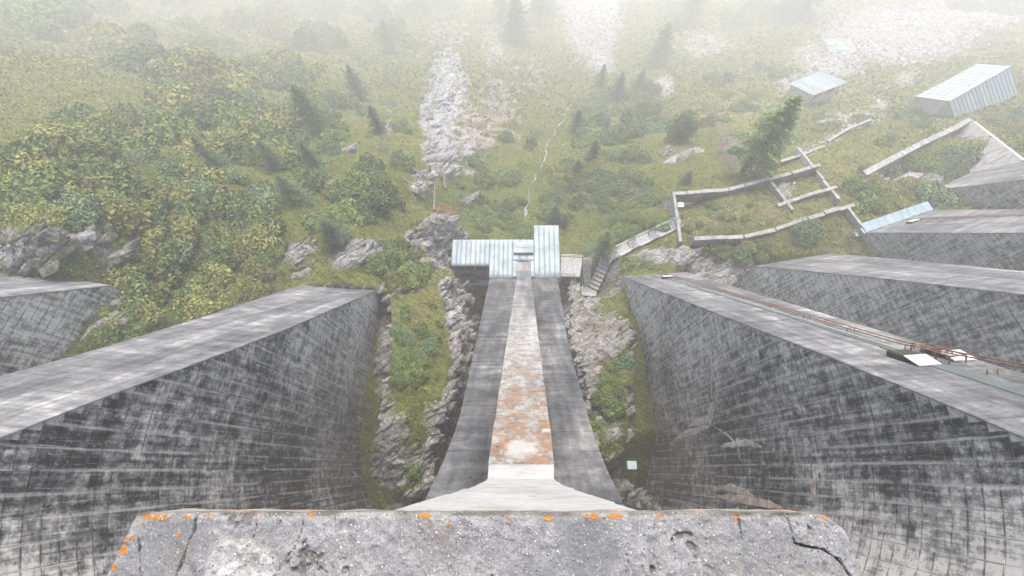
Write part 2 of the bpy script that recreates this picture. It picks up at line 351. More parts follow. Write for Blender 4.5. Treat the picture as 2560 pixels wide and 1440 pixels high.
rockb = """70 615 100 48 1.3;60 660 80 26 1.3;180 590 60 16 1;210 600 60 26 1;820 470 20 28 1;862 378 16 26 1;745 640 50 65 1.1;900 640 90 38 1.2;850 600 60 20 .8;1085 620 42 95 1.2;1045 480 28 60 .8;1020 400 26 60 .7;1075 300 36 130 1.1;1120 230 60 150 1.2;1110 400 50 50 1;1120 90 80 60 .8;1240 220 100 90 .7;1190 350 60 70 .8;1300 180 60 60 .6;970 300 22 50 .8;1165 500 32 22 1;
280 770 35 75 .9;230 850 22 50 1;990 1140 70 110 1.2;960 900 12 160 1.1;1140 850 26 160 1;1090 1080 40 110 .8;1480 900 60 260 .85;1460 780 60 70 1;1540 1050 45 110 .9;1860 700 100 45 1.2;1680 650 110 24 1.2;1800 640 60 24 .8;1700 385 56 18 .9;1830 365 36 45 .9;2100 590 60 40 .6;1500 650 40 50 .9;1930 740 60 40 1.2;1530 840 48 80 1.1;1810 680 100 62 1.4;1880 725 70 50 1.4;1620 642 90 16 1.2;1530 1060 50 90 1.;1100 640 24 70 1.1;1100 330 70 150 1.1;1180 340 80 110 .9;1250 270 80 110 .85;1040 470 28 50 1;1330 200 50 60 .7"""
screeb = """1480 40 90 130 1.1;1500 150 50 50 .9;1240 120 60 90 .6;2250 90 230 85 1.1;2080 150 130 60 .9;2000 210 100 45 .7;1660 215 28 35 1;1760 110 110 50 .7;2420 40 200 60 .8;2120 300 110 22 .7;2000 370 60 25 .5;1960 470 50 25 .6;2050 400 70 30 .4;1400 330 30 90 .35;2200 262 30 13 .9;2160 290 30 12 .9;2115 320 32 12 .85;2070 350 32 12 .8;2020 378 30 12 .7;2260 200 40 26 .8;1110 150 50 110 .5"""
dryb = """60 200 200 130 .4;250 120 200 90 .35;1850 270 120 60 .8;2150 240 120 40 .6;1900 520 240 60 .8;2100 420 200 80 .7;1950 590 160 40 .6;300 480 80 30 .6;2350 250 120 80 .4;2500 150 100 50 .5;1740 560 60 50 .7;1050 760 60 120 .5;2120 640 60 60 .6"""
orangeb = """1130 740 34 40 1;1150 800 30 70 .9;1170 860 20 60 .8;1110 530 35 30 1;230 490 30 14 1;1080 760 20 40 .7;1040 70 40 50 .3"""
lushb = """1330 600 60 60 1;1180 480 70 40 .7;300 400 200 60 .6;450 800 100 60 .7;1520 1000 60 120 .6;1600 660 60 30 .8;480 620 200 70 .6;150 650 80 22 .8;2330 470 90 50 .7"""
def blobs(s, px, py):
    t = np.zeros(np.shape(px))
    for q in s.replace('\n', '').split(';'):
        a, b, c, d, k = map(float, q.split()); t = np.maximum(t, k*np.exp(-1.1*(((px-a)/c)**2+((py-b)/d)**2)**1.3))
    return t
LOWER = []                                      # (polyline of points, half width, clearance): ground cut away under stairs and house
def _lower():
    for pl_, hw_, cl_ in (([P(1402, 665, -63.2), P(1454, 667, -63.2)], 1.9, .5), ([P(1465, 645, -63.2), P(1469, 716, -67.2), P(1472, 735, -67.2)], 1.0, .45), ([P(1472, 735, -67.2), P(1483, 722, -67.2), P(1514, 652, -64.9), P(1523, 643, -64.9)], 1.1, .4),
        ([P(1523, 643, -64.9), P(1543, 632, -64.0), P(1574, 616, -64.0), P(1592, 607, -63.1), P(1625, 592, -63.1), P(1642, 584, -62.2), P(1675, 569, -62.2), P(1700, 556, -61.2)], 1.0, .35),
        ([Vector((-8.0, 30, -62.5)), Vector((4, 30.5, -62.5))], 3.6, 3.5)):
        LOWER.append((pl_, hw_, cl_))
_lower()
YARD = [P(2170, 446, -66), P(2300, 380, -66), P(2432, 308, -66), P(2556, 410, -62), P(2560, 470, -66), P(2340, 480, -68)]
def H(x, y, fine=True):
    x = np.asarray(x, float); y = np.asarray(y, float); z = Hbase(x, y)
    wob = (fbm(x, y, .35, 4, 5)-.5)*3.0+(fbm(x, y, 1.3, 3, 9)-.5)*1.2
    near = (np.abs(x) < 30) & (y < 36)
    if near.any():
        xn, yn, wn_ = x[near], y[near], wob[near]; zn = z[near]
        for poly, soft, dep in ((GAPL, .9, lambda X, Y: -50.5-np.clip(8-Y, 0, 12)*.35), (GAPR, .8, lambda X, Y: -54.5-np.clip(4-Y, 0, 9)*1.1), (SLOT, 1.6, lambda X, Y: SLOT_Z+np.clip(4-Y, 0, 14)*.9+0*X)):
            sd_ = poly_sd(xn, yn, poly)+wn_*(.45 if poly is not GAPL else .25)
            k = sstep(soft*.5, -soft*.5, sd_-.2); kk = k
            if poly is SLOT: kk = .35*sstep(.6, .1, sd_)+.65*sstep(-.3, -1.7, sd_+wn_*.5)
            zn = np.where(dep(xn, yn) < zn, zn*(1-kk)+dep(xn, yn)*kk, zn)
        z = z.copy(); z[near] = zn
    px, py = pix(x, y, z)
    z = z-.55*sstep(1660, 1700, px)*sstep(2190, 2150, px)*sstep(385, 410, py)*sstep(640, 610, py)
    r = np.clip(blobs(rockb, px, py), 0, 1)
    if fine:
        rough = (1-np.abs(2*fbm(x+.3*z, y, .22, 5, 31)-1))-.6
        amp = .45+1.9*sstep(.25, .7, r); amp = np.where((px > 1690) & (px < 2160) & (py > 400) & (py < 600), .22, amp)
        far = sstep(60, 120, y); z = z+rough*amp*(1+1.5*far)+(fbm(x, y, .07, 4, 77)-.5)*(1.0+7*far)+(fbm(x, y, 1.7, 3, 12)-.5)*(.25+.55*r)
    m = (x > 50) & (x < 110) & (y > 35) & (y < 80)
    if m.any() and YARD:
        z = z.copy(); k = sstep(.8, -.8, poly_sd(x[m], y[m], YARD)); z[m] = np.minimum(z[m], z[m]*(1-k)+(-72.5)*k)
    m = (x > -16) & (x < 26) & (y > 22) & (y < 40)
    if m.any():
        z = z.copy(); xm, ym, zm = x[m], y[m], z[m]
        for pl_, hw_, cl_ in LOWER:
            for a, b in zip(pl_[:-1], pl_[1:]):
                ex_, ey_ = b.x-a.x, b.y-a.y; t = np.clip(((xm-a.x)*ex_+(ym-a.y)*ey_)/(ex_**2+ey_**2), 0, 1)
                d = np.hypot(xm-a.x-ex_*t, ym-a.y-ey_*t); tz = a.z+(b.z-a.z)*t-cl_+np.maximum(d-hw_, 0)*3.
                zm = np.minimum(zm, tz)
        z[m] = zm
    return z
def surf(px, py):                              # world point of the terrain seen at a pixel
    px = np.atleast_1d(np.asarray(px, float)); py = np.atleast_1d(np.asarray(py, float))
    u = px-1300; v = 720-py; d = np.stack([u, v*cP+FPX*sP, v*sP-FPX*cP], 1); d /= -d[:, 2:3]
    lo = np.full(len(px), 28.); hi = np.full(len(px), 200.); hit = np.full(len(px), np.nan); prev = lo.copy()
    for t in np.arange(24, 520, 2.):
        h = H(d[:, 0]*t, d[:, 1]*t); m = np.isnan(hit) & (-t < h); hit[m] = t; prev = np.where(np.isnan(hit), t, prev)
    hit = np.where(np.isnan(hit), 520, hit); a = hit-2; b = hit.copy()
    for _ in range(7):
        m = (a+b)/2; h = H(d[:, 0]*m, d[:, 1]*m); under = -m < h; b = np.where(under, m, b); a = np.where(under, a, m)
    return d*b[:, None]
def axis(a, b, c, d, fine, coarse):            # fine between b and c, growing outside
    r = list(np.arange(b, c, fine)); s = fine; q = c
    while q < d: r.append(q); s = min(coarse, s*1.02); q += s
    l = []; s = fine; q = b-fine
    while q > a: l.append(q); s = min(coarse, s*1.02); q -= s
    return np.array(l[::-1]+r)
gx = axis(-400, -18, 18, 500, .26, 1.7); gy = axis(-16, -8, 34, 540, .26, 1.8)
GX, GY = np.meshgrid(gx, gy); GZ = H(GX, GY)
PXg, PYg = pix(GX, GY, GZ)
dzx = np.gradient(GZ, gx, axis=1); dzy = np.gradient(GZ, gy, axis=0); slope = np.hypot(dzx, dzy)
def cover(X, Y, Z, px, py, slope):
    """surface classes: share of rock, and the colour of what grows or lies there"""
    n1 = fbm(X, Y, .45, 5, 41); n2 = fbm(X, Y, .12, 4, 43); n3 = fbm(X+Z*.7, Y, 1.1, 4, 44)
    rb = blobs(rockb, px, py); sb = blobs(screeb, px, py)
    rock = np.clip(sstep(.55, .95, rb+(n1-.5)*1.5)+sstep(1.9, 3.6, slope+(n1-.5)*2.), 0, 1)
    scree = sstep(.45, .8, sb+(n1-.5)*1.1)*(1-rock)
    A = lambda *c: np.array(c, float)
    k = lambda a: a[..., None]
    c = A(.085, .105, .024)*(.75+.6*k(n1)); c = c*(1-k(n2))+A(.135, .14, .035)*k(n2)
    dry = np.clip(blobs(dryb, px, py)+(n3-.5)*.9, 0, 1); c = c*(1-.75*k(dry))+A(.21, .185, .085)*.75*k(dry)
    lush = np.clip(blobs(lushb, px, py)+(n3-.5)*.8, 0, 1); c = c*(1-.7*k(lush))+A(.06, .11, .025)*.7*k(lush)
    org = sstep(.35, .7, blobs(orangeb, px, py)+(n1-.5)*.9); c = c*(1-.7*k(org))+A(.22, .11, .045)*.7*k(org)
    rc = A(.25, .243, .232)*(.4+1.2*k(n3)); rc = rc*(1-.25*k(n2))+A(.34, .30, .28)*.25*k(n2)
    pale = np.exp(-(((px-1120)/70)**2+((py-230)/190)**2)); rc = rc*(1-.6*k(pale))+A(.40, .43, .45)*.6*k(pale)
    pink = np.exp(-(((px-1210)/80)**2+((py-300)/110)**2))+.5*np.exp(-(((px-1825)/30)**2+((py-360)/36)**2)); pink = np.clip(pink, 0, 1)*.8
    rc = rc*(1-.5*k(pink))+A(.40, .27, .25)*.5*k(pink)
    deep = sstep(-60, -66, Z)*((np.abs(X) < 16) & (Y < 27)); rc = rc*(1-.5*k(deep))+A(.10, .085, .07)*.5*k(deep)  # rock darkened deep in the slot: its shade put into the colour
    # moss and grass caught on the ledges
    moss = sstep(.56, .64, n3)*sstep(2.2, .9, slope)*.8; rc = rc*(1-k(moss))+A(.09, .10, .03)*k(moss)
    sc_ = A(.34, .33, .31)*(.7+.6*k(n3))
    c = c*(1-k(rock))+rc*k(rock); c = c*(1-k(scree))+sc_*k(scree)
    return c, np.clip(rock*(1-.8*moss)+scree*.93, 0, 1), dry, lush, org
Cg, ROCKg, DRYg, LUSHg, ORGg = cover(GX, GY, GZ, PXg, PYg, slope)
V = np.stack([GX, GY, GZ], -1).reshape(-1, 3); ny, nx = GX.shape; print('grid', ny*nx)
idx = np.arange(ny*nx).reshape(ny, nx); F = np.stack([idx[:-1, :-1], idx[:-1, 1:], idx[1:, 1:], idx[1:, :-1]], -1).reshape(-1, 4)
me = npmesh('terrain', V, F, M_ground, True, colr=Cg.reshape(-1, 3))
obj('terrain', me, kind='structure')
def rock_at(x, y):                             # nearest grid value
    i = np.clip(np.searchsorted(gx, x), 0, nx-1); j = np.clip(np.searchsorted(gy, y), 0, ny-1)
    return ROCKg[j, i], Cg[j, i], slope[j, i], GZ[j, i]

# haze
hz = bpy.data.materials.new('haze'); hz.use_nodes = True; hn = hz.node_tree; hn.nodes.clear()
ho = hn.nodes.new('ShaderNodeOutputMaterial'); pv = hn.nodes.new('ShaderNodeVolumePrincipled')
pv.inputs['Color'].default_value = (.985, .968, .925, 1); pv.inputs['Density'].default_value = .0021; pv.inputs['Anisotropy'].default_value = .15
hn.links.new(pv.outputs[0], ho.inputs['Volume'])
MB().box((45, 260, -289), (1000, 590, 582)).build('haze', hz, kind='stuff')

# ------------------------------------------------------------------ the dam: buttresses
TAN = .56; CPHI = math.cos(math.atan(TAN)); SPHI = math.sin(math.atan(TAN)); DZ = .65; DW = .8
SWF = []                                       # panel bookkeeping
def buttress(name, label, toe, psi, Lt, Rt, arcs, sides, matf=M_face, floor=-76, apex=-13.2, dzr=0.):
    """toe: middle of the foot of the sloping face. Lt, Rt: (Z, metres across) of the face's two edges.
    arcs: radius of the vault on each side. sides: which side walls the photograph shows."""
    toe = Vector(toe); ps = rad(psi); ex = Vector((math.cos(ps), math.sin(ps), 0)); hy = Vector((-math.sin(ps), math.cos(ps), 0))
    E = empty(name, (toe.x, toe.y, toe.z), label, 'dam buttress', None, rz=ps)
    def loc(wx, yl, Z): return (wx, yl, Z-toe.z)
    Lz, Lw = zip(*sorted(Lt)); Rz, Rw = zip(*sorted(Rt))
    def edge0(s, Z): return float(np.interp(Z, Lz, Lw) if s < 0 else np.interp(Z, Rz, Rw))
    ya = TAN*(-apex+toe.z)-.25; yc = ya+4.0; RY = 9.0
    def a_start(Z): return math.asin(min(.99, max(0, (yc-yf(Z))/RY)))
    def edge(s, Z): return edge0(s, Z)+s*arcs[0 if s < 0 else 1]*(1-math.cos(a_start(Z)))
    def yf(Z): return 0. if Z < toe.z else max(TAN*(-Z+toe.z), ya) if False else max(-TAN*(Z-toe.z), ya)
    lifts = [-1.0-DZ*k for k in range(int((-1.0-floor)/DZ)+2)]
    def side_curve(s, Z):                      # list of (x, y, s_along) from the face edge upstream
        R = arcs[0 if s < 0 else 1]; e0 = edge0(s, Z); y0 = yf(Z); a0 = a_start(Z); x0 = edge(s, Z); out = [(x0, y0)]
        L = max(0., y0-yc); m = 6
        for k in range(1, m+1): out.append((x0, y0-L*k/m))
        for k in range(1, 17):
            a = a0+(math.pi/2-a0)*k/16; out.append((e0+s*R*(1-math.cos(a)), yc-RY*math.sin(a)))
        out.append((e0+s*(R+3.0), yc-RY-.25))
        return out
    # core body
    V = []; UV = []; F = []; n0 = None
    for Z in lifts:
        r = side_curve(1, Z)[::-1]; l = side_curve(-1, Z); ring = r+l
        back = min(r[0][1], l[-1][1])-1.6
        ring = [(r[0][0], back)]+ring+[(l[-1][0], back)]
        n0 = len(ring); s = 0.
        for k, (x, y) in enumerate(ring):
            V.append(loc(x, y, Z)); UV.append((s, Z)); 
            if k+1 < n0: s += math.hypot(ring[k+1][0]-x, ring[k+1][1]-y)
    nl = len(lifts)
    for i in range(nl-1):
        for k in range(n0):
            a = i*n0+k; b = i*n0+(k+1) % n0; F.append((a, b, b+n0, a+n0))
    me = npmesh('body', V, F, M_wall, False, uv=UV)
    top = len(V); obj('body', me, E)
    # formwork panels on the side walls
    panels = []
    for s in sides:
        for i in range(nl-1):
            Z1, Z0 = lifts[i], lifts[i+1]
            if Z0 < floor+6: continue
            c1 = side_curve(s, Z1); c0 = side_curve(s, Z0)
            def arc(c):
                a = [0.]
                for k in range(len(c)-1): a.append(a[-1]+math.hypot(c[k+1][0]-c[k][0], c[k+1][1]-c[k][1]))
                return a
            a1, a0 = arc(c1), arc(c0)
            # measure s from the start of the vault so that the joints line up from lift to lift
            def org(Z, a, c):
                st = a_start(Z)
                if st <= 0: return a[6]
                R = arcs[0 if s < 0 else 1]; t_ = np.linspace(0, st, 12); return -float(np.sum(np.hypot(np.diff(R*(1-np.cos(t_))), np.diff(RY*np.sin(t_)))))
            o1, o0 = org(Z1, a1, c1), org(Z0, a0, c0); X1 = [q[0] for q in c1]; Y1 = [q[1] for q in c1]; X0 = [q[0] for q in c0]; Y0_ = [q[1] for q in c0]
            smin = -min(o1, o0); smax = a1[-2]-o1-.1
            k = math.ceil(smin/DW)
            segs = []
            if k*DW-smin > .12: segs.append((smin, k*DW))
            while k*DW < smax: segs.append((k*DW, min((k+1)*DW, smax))); k += 1
            for (sa, sb) in segs:
                if sb-sa < .1: continue
                g = .019
                q = []
                for (ss, zz, XX, YY, aa, oo) in ((sa+g, Z1-g, X1, Y1, a1, o1), (sb-g, Z1-g, X1, Y1, a1, o1), (sb-g, Z0+g, X0, Y0_, a0, o0), (sa+g, Z0+g, X0, Y0_, a0, o0)):
                    q.append((float(np.interp(ss+oo, aa, XX)), float(np.interp(ss+oo, aa, YY)), zz, ss))
                # slanted start where the lift ends at the sloping face
                if sa == smin and o1 > 0:
                    q[0] = (X1[0], Y1[0]-g, Z1-g, -o1); q[3] = (X0[0], Y0_[0]-g*2, Z0+g, -o0)
                cen = [(q[0][j]+q[2][j])/2 for j in range(3)]
                wc = E.location+ex*cen[0]+hy*cen[1]; px, py = pix(wc.x, wc.y, cen[2])
                if not(-120 < px < 2680 and 300 < py < 1520): continue
                tx, ty = q[1][0]-q[0][0], q[1][1]-q[0][1]; tl = math.hypot(tx, ty) or 1
                nx_, ny_ = (-ty/tl, tx/tl); 
                if nx_*s < 0 or (abs(nx_) < .05 and ny_ < 0): nx_, ny_ = -nx_, -ny_
                off = .014+random.random()*.03; tlt = (random.random()-.5)*.022
                dist = (Vector((wc.x, wc.y, cen[2]))).length
                panels.append((1/dist, q, nx_, ny_, off, tlt))
    panels.sort(key=lambda t: -t[0])
    SV, SF, SU = [], [], []
    for m, (_, q, nx_, ny_, off, tlt) in enumerate(panels):
        v = []; u = []
        for j, (x, y, z, ss) in enumerate(q):
            v.append(loc(x, y, z)); u.append((ss, z))
        for j, (x, y, z, ss) in enumerate(q):
            o_ = off+(tlt if j in (0, 1) else -tlt)*.5+(.008 if j in (0, 3) else -.008); ch = .012
            v.append(loc(x+nx_*o_, y+ny_*o_, z)); u.append((ss, z))
        f = [(4, 5, 6, 7), (0, 1, 5, 4), (1, 2, 6, 5), (2, 3, 7, 6), (3, 0, 4, 7)]
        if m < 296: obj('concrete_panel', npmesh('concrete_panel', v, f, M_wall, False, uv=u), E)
        else:
            b = len(SV); SV += v; SU += u; SF += [tuple(b+i for i in ff) for ff in f]
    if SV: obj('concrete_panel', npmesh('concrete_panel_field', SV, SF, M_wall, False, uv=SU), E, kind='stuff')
    # slabs of the sloping face, one per lift
    zs = [z for z in lifts[::2] if z > toe.z]+[toe.z]
    for i in range(len(zs)-1):
        Z1, Z0 = zs[i], zs[i+1]
        if Z1-Z0 < .2: continue
        g = .011; o_ = .05+random.random()*.012; q = []
        for (Z, s) in ((Z1-g, -1), (Z1-g, 1), (Z0+g, 1), (Z0+g, -1)): q.append((edge(s, Z)+s*.11, yf(Z), Z))
        nrm = (0, CPHI, SPHI) if yf(Z1) != yf(Z0) else (0, 1, 0)
        v = [loc(*p) for p in q]+[loc(p[0]-.012*(1 if p[0] > 0 else -1), p[1]+nrm[1]*o_, p[2]+nrm[2]*o_) for p in q]
        u = [(p[0], p[2]/CPHI) for p in q]*2
        # corner chips: split the long slab in a few columns so that its edge can wander
        obj('lift_slab', npmesh('lift_slab', v, [(4, 5, 6, 7), (0, 1, 5, 4), (1, 2, 6, 5), (2, 3, 7, 6), (3, 0, 4, 7)], matf, False, uv=u), E)
    def fp(wx, Z, up=0.):                      # point on the sloping face, lifted off it
        return toe+ex*wx+hy*(yf(Z)+up*CPHI)+Vector((0, 0, Z-toe.z+up*SPHI))
    def wp(s, yl, Z, out=0.):                  # point on a straight side wall
        return toe+ex*(edge(s, Z)+s*out)+hy*yl+Vector((0, 0, Z-toe.z))
    def sw(s, yl, Z): return edge0(s, Z)+s*arcs[0 if s < 0 else 1]*(1-math.cos(math.asin(min(.99, max(0, (yc-yl)/RY)))))
    E['unused'] = 0; del E['unused']; SWF.append(sw)
    return E, fp, wp, edge, ex, hy, yf

B1, fp1, wp1, ed1, ex1, hy1, yf1 = buttress('dam_buttress', 'buttress right of the centre with a rusty ladder and white hatches on its sloping face', P(1640, 686, -58), 4,
    [(-58.6, -4.63), (-33.2, -4.25), (-24.3, -4.02), (-13, -4.02)], [(-57.2, 4.10), (-36.2, 2.66), (-21.3, 1.62), (-13, 1.0)], (5.2, 5.0), (-1,))
Bm1, fpm1, wpm1, edm1, exm1, hym1, yfm1 = buttress('dam_buttress', 'big buttress left of the centre with a bare streaked sloping face', P(855, 716, -48), -5,
    [(-47.1, -3.85), (-30.9, -1.8), (-23.8, -1.2), (-13, -1.2)], [(-48.4, 4.2), (-29.7, 4.85), (-23.6, 4.6), (-13, 4.1)], (5.0, 5.4), (1,), floor=-62)
B2, fp2, wp2, ed2, ex2, hy2, yf2 = buttress('dam_buttress', 'second buttress right of the centre, with a plain face ending above a grey cliff', P(1980, 650, -57), 10,
    [(-57, -5.6), (-53.6, -4.93), (-39.7, -3.75), (-30.8, -3.65), (-13, -3.5)], [(-57, 5.6), (-44.7, 4.53), (-35.8, 3.64), (-13, 3.2)], (5.0, 4.0), (-1,), floor=-80)
B3, fp3, wp3, ed3, ex3, hy3, yf3 = buttress('dam_buttress', 'buttress at the right edge with pale blue metal flashing at its foot', P(2250, 553, -60), 20,
    [(-60, -5.9), (-50.8, -6.3), (-43.3, -6.6), (-13, -6.4)], [(-59.8, 5.24), (-53.3, 4.0), (-48.7, 3.1), (-13, 2.8)], (4.0, 4.0), (-1,), floor=-72)
B4, fp4, wp4, ed4, ex4, hy4, yf4 = buttress('dam_buttress', 'farthest hazy buttress below the retaining wall at the right edge', P(2390, 450, -64), 26,
    [(-63, -4.4), (-54, -4.35), (-13, -4)], [(-64.7, 4.2), (-59.3, 5.4), (-13, 5.)], (4.0, 4.0), (-1,), floor=-74)
Bm2, fpm2, wpm2, edm2, exm2, hym2, yfm2 = buttress('dam_buttress', 'leftmost buttress cut off by the left edge of the picture', P(165, 695, -37), -10,
    [(-37.5, -4.14), (-35.2, -3.7), (-13, -3.5)], [(-36.5, 4.15), (-30.4, 3.73), (-13, 3.6)], (4.5, 5.0), (1,), floor=-56)
B0, fp0, wp0, ed0, ex0, hy0, yf0 = buttress('dam_buttress', 'narrow centre buttress with a raised orange-stained rib running down its face', P(1310, 697, -62.4), 0,
    [(-61.1, -4.95), (-29.6, -3.42), (-18.9, -2.92), (-14.4, -2.84)], [(-61.1, 4.81), (-29.6, 2.5), (-18.9, 2.05), (-14.4, 1.82)], (4.9, 5.0), (-1, 1), matf=M_flank, floor=-76)
# the rib: blocks in the plane 1.1 m in front of the flanks, upright above -13.4
def rib_y(Z): return max(-7.5+.56*(-Z), -.25)
zs = [-62.4]; 
while zs[-1] < -14.6: zs.append(min(zs[-1]+1.22, -13.4))
zs += list(np.arange(-12.2, -1.9, 1.2))
ox, oy, oz = B0.location
for Z0, Z1 in zip(zs[:-1], zs[1:]):
    n = 6; V = []; U = []; top = Z0 > -13.6
    cx = lambda Z: .03+.55*np.clip((-Z-13)/50, 0, 1)-.08*(1-np.clip((-Z)/13, 0, 1))
    hw = lambda Z: float(np.interp(Z, [-14, -13, -12, -10, -7, -4.4, -2.4], [.925, .89, .80, .71, .65, .73, .77]))
    for (Z, yy) in ((Z0+.022, 0), (Z1-.022, 0)):
        for k in range(n+1):
            x = cx(Z)+hw(Z)*(2*k/n-1)+(0 if 0 < k < n else (random.random()-.5)*.03)
            V.append((x, rib_y(Z)+random.random()*.012, Z+(random.random()-.5)*.012))
    for (Z, yy) in ((Z0+.022, 0), (Z1-.022, 0)):
        for k in range(n+1): V.append((cx(Z)+hw(Z)*(2*k/n-1), rib_y(Z)-1.6, Z))
    m = n+1; F = []
    for k in range(n): F += [(k, k+1, m+k+1, m+k), (2*m+k, 3*m+k, 3*m+k+1, 2*m+k+1), (m+k, m+k+1, 3*m+k+1, 3*m+k), (k, 2*m+k, 2*m+k+1, k+1)]
    F += [(0, m, 3*m, 2*m), (n, 2*m+n, 3*m+n, m+n)]
    V = np.array(V); U = np.stack([V[:, 0], V[:, 2]*1.14], 1)
    obj('rib_block', npmesh('rib_block', V-np.array([ox, oy, oz]), F, M_rib, False, uv=U), B0)

# lime crusts and spalls on the side wall of the right buttress, real thin crusts
def crust(line, wd, B, s_, sw, exv, hyv, mat, name='lime_crust'):
    """irregular thin crust following a line of pixels on a side wall"""
    toe = B.location
    def hit(x, y, lift):
        r3 = Vector(ray(x, y)); t0 = 8.; f0 = None
        for k in range(260):
            t = 8+k*.4; p = r3*t; rel = p-toe; f = s_*(rel.dot(exv)-sw(s_, rel.dot(hyv), p.z))-lift
            if f0 is not None and (f < 0) != (f0 < 0):
                a, b = t-.4, t
                for _ in range(14):
                    m = (a+b)/2; p = r3*m; rel = p-toe; fm = s_*(rel.dot(exv)-sw(s_, rel.dot(hyv), p.z))-lift
                    if (fm < 0) == (f0 < 0): a = m
                    else: b = m
                return r3*b
            f0 = f
        return None
    n = len(line)*5; V = []; F = []; inv = parent_world(B).inverted()
    xs_ = np.interp(np.linspace(0, len(line)-1, n), range(len(line)), [q[0] for q in line]); ys_ = np.interp(np.linspace(0, len(line)-1, n), range(len(line)), [q[1] for q in line])
    for k in range(n):
        tt = k/(n-1); j = min(n-2, k); dx, dy = xs_[j+1]-xs_[j], ys_[j+1]-ys_[j]; L = math.hypot(dx, dy) or 1; nx_, ny_ = -dy/L, dx/L
        hw_ = wd*math.sin(math.pi*(.04+.92*tt))**.8
        for m_, q in enumerate((-1, -.6, 0, .6, 1)):
            jit = .55+.9*float(vn(np.array([k*.8+xs_[0]]), np.array([q*3+ys_[0]]), 3)[0]) if q else 0
            p = hit(xs_[k]+nx_*hw_*q*jit, ys_[k]+ny_*hw_*q*jit, .015 if abs(q) == 1 else .075)
            if p is None: return
            V.append(tuple(inv @ p))
    F = [(5*k+i, 5*k+i+1, 5*k+i+6, 5*k+i+5) for k in range(n-1) for i in range(4)]
    obj(name, npmesh(name, V, F, mat, False), B)
T1 = B1.location.copy(); Tm1 = Bm1.location.copy()
sw1 = SWF[0]; swm1 = SWF[1]
for ln, wd, mt in (([(1690, 1098), (1730, 1080), (1775, 1066)], 10, M_lime), ([(1722, 1066), (1762, 1052), (1779, 1040)], 11, M_lime), ([(1779, 1005), (1778, 1035), (1776, 1060)], 6, M_lime), ([(1778, 1062), (1815, 1085), (1845, 1112), (1850, 1150)], 3, M_lime),
        ([(1800, 1116), (1835, 1110), (1870, 1108), (1905, 1118)], 10, M_lime), ([(1840, 1096), (1850, 1106), (1862, 1116)], 9, M_lime), ([(1788, 1222), (1820, 1218), (1855, 1228), (1884, 1242)], 11, M_limeb),
        ([(1790, 1240), (1850, 1248), (1910, 1258), (1955, 1272)], 13, M_limeb), ([(2050, 1158), (2040, 1180), (2034, 1205)], 9, M_lime), ([(2034, 1200), (2032, 1222), (2036, 1240)], 8, M_limeb), ([(1772, 800), (1776, 860), (1780, 930), (1778, 1000)], 2.5, M_lime), ([(1690, 930), (1740, 905), (1775, 880)], 2, M_lime)):
    crust(ln, wd, B1, -1, sw1, ex1, hy1, mt)
for ln, wd, mt in (([(895, 1040), (905, 1052), (920, 1062)], 4, M_lime), ([(640, 850), (632, 880), (626, 908)], 3, M_lime), ([(882, 1178), (890, 1186), (886, 1196)], 4, M_lime)):
    crust(ln, wd, Bm1, 1, swm1, exm1, hym1, mt)

# ladder, channel and hatches on the right buttress
inv = parent_world(B1).inverted()
def mid(Z): return .5*(ed1(-1, Z)+ed1(1, Z))
ch = MB(); Zs = [-55.5, -40, -30, -24.6]; 
def strip(f, w0, w1, Za, Zb, th, off=.06):
    m = MB(); Za, Zb = max(Za, Zb), min(Za, Zb); k = max(1, int((Za-Zb)/4))
    for i in range(k):
        a = Za+(Zb-Za)*i/k; b = Za+(Zb-Za)*(i+1)/k-.02*0
        q = [f(w0, a, off), f(w1, a, off), f(w1, b, off), f(w0, b, off)]; m.prism(q, f(0, a, off+th)-f(0, a, off))
    return m
strip(fp1, -.52, -.22, -54.5, -22.6, .03).build('drain_channel', M_chan, B1)
strip(fp1, -.95, -.10, -21.5, -12.5, .03).build('drain_channel', M_chan, B1)
strip(fp1, -.20, -.14, -54, -23, .09).build('channel_kerb', M_white, B1)
lad = empty('ladder', fp1(.35, -57), 'long rusty ladder lying up the sloping face of the right buttress', 'ladder')
for wx in (.15, .62):
    m = MB()
    for a, b in ((-57.2, -40), (-40, -24), (-24, -10)): m.bar(fp1(wx, a, .3), fp1(wx, b, .3), .05)
    m.build('side_rail', M_rust, lad)
z = -57.; k = 0
while z < -11:
    MB().bar(fp1(.15, z, .3), fp1(.62, z, .3), .03).build('rung', M_rust, lad); z += .62; k += 1
z = -56
while z < -12:
    MB().bar(fp1(.15, z, .05), fp1(.15, z, .3), .04).build('support_post', M_rust, lad); MB().bar(fp1(.62, z, .05), fp1(.62, z, .3), .04).build('support_post', M_rust, lad); z += 3.6
for (wx, Z, lb) in ((-.98, -22.05, 'dark box with white lid left of the rusty ladder on the sloping face'), (1.05, -22.3, 'dark box with white lid under the rusty ladder on the sloping face')):
    h = empty('access_hatch', fp1(wx, Z), lb, 'hatch', 'hatches on the right buttress')
    up = fp1(0, Z, 1)-fp1(0, Z, 0); dn = (fp1(0, Z-1)-fp1(0, Z)).normalized()
    for sgn, nm, mt, L0, L1, th in ((0, 'dark_cover', M_dark, -.05, 1.0, .28),):
        q = [fp1(wx-.55, Z, .06)+dn*L0, fp1(wx+.55, Z, .06)+dn*L0, fp1(wx+.55, Z, .06)+dn*L1, fp1(wx-.55, Z, .06)+dn*L1]
        MB().prism(q, up*th).build(nm, mt, h)
    q = [fp1(wx-.55, Z, .10)-dn*.85, fp1(wx+.55, Z, .10)-dn*.85, fp1(wx+.55, Z, .34), fp1(wx-.55, Z, .34)]
    MB().prism(q, up*.05).build('white_lid', M_white, h)
    MB().bar(fp1(wx-.5, Z, .4)+dn*.1, fp1(wx-.5, Z, .4)+dn*1.5, .05).build('hinge_bar', M_rust, h)
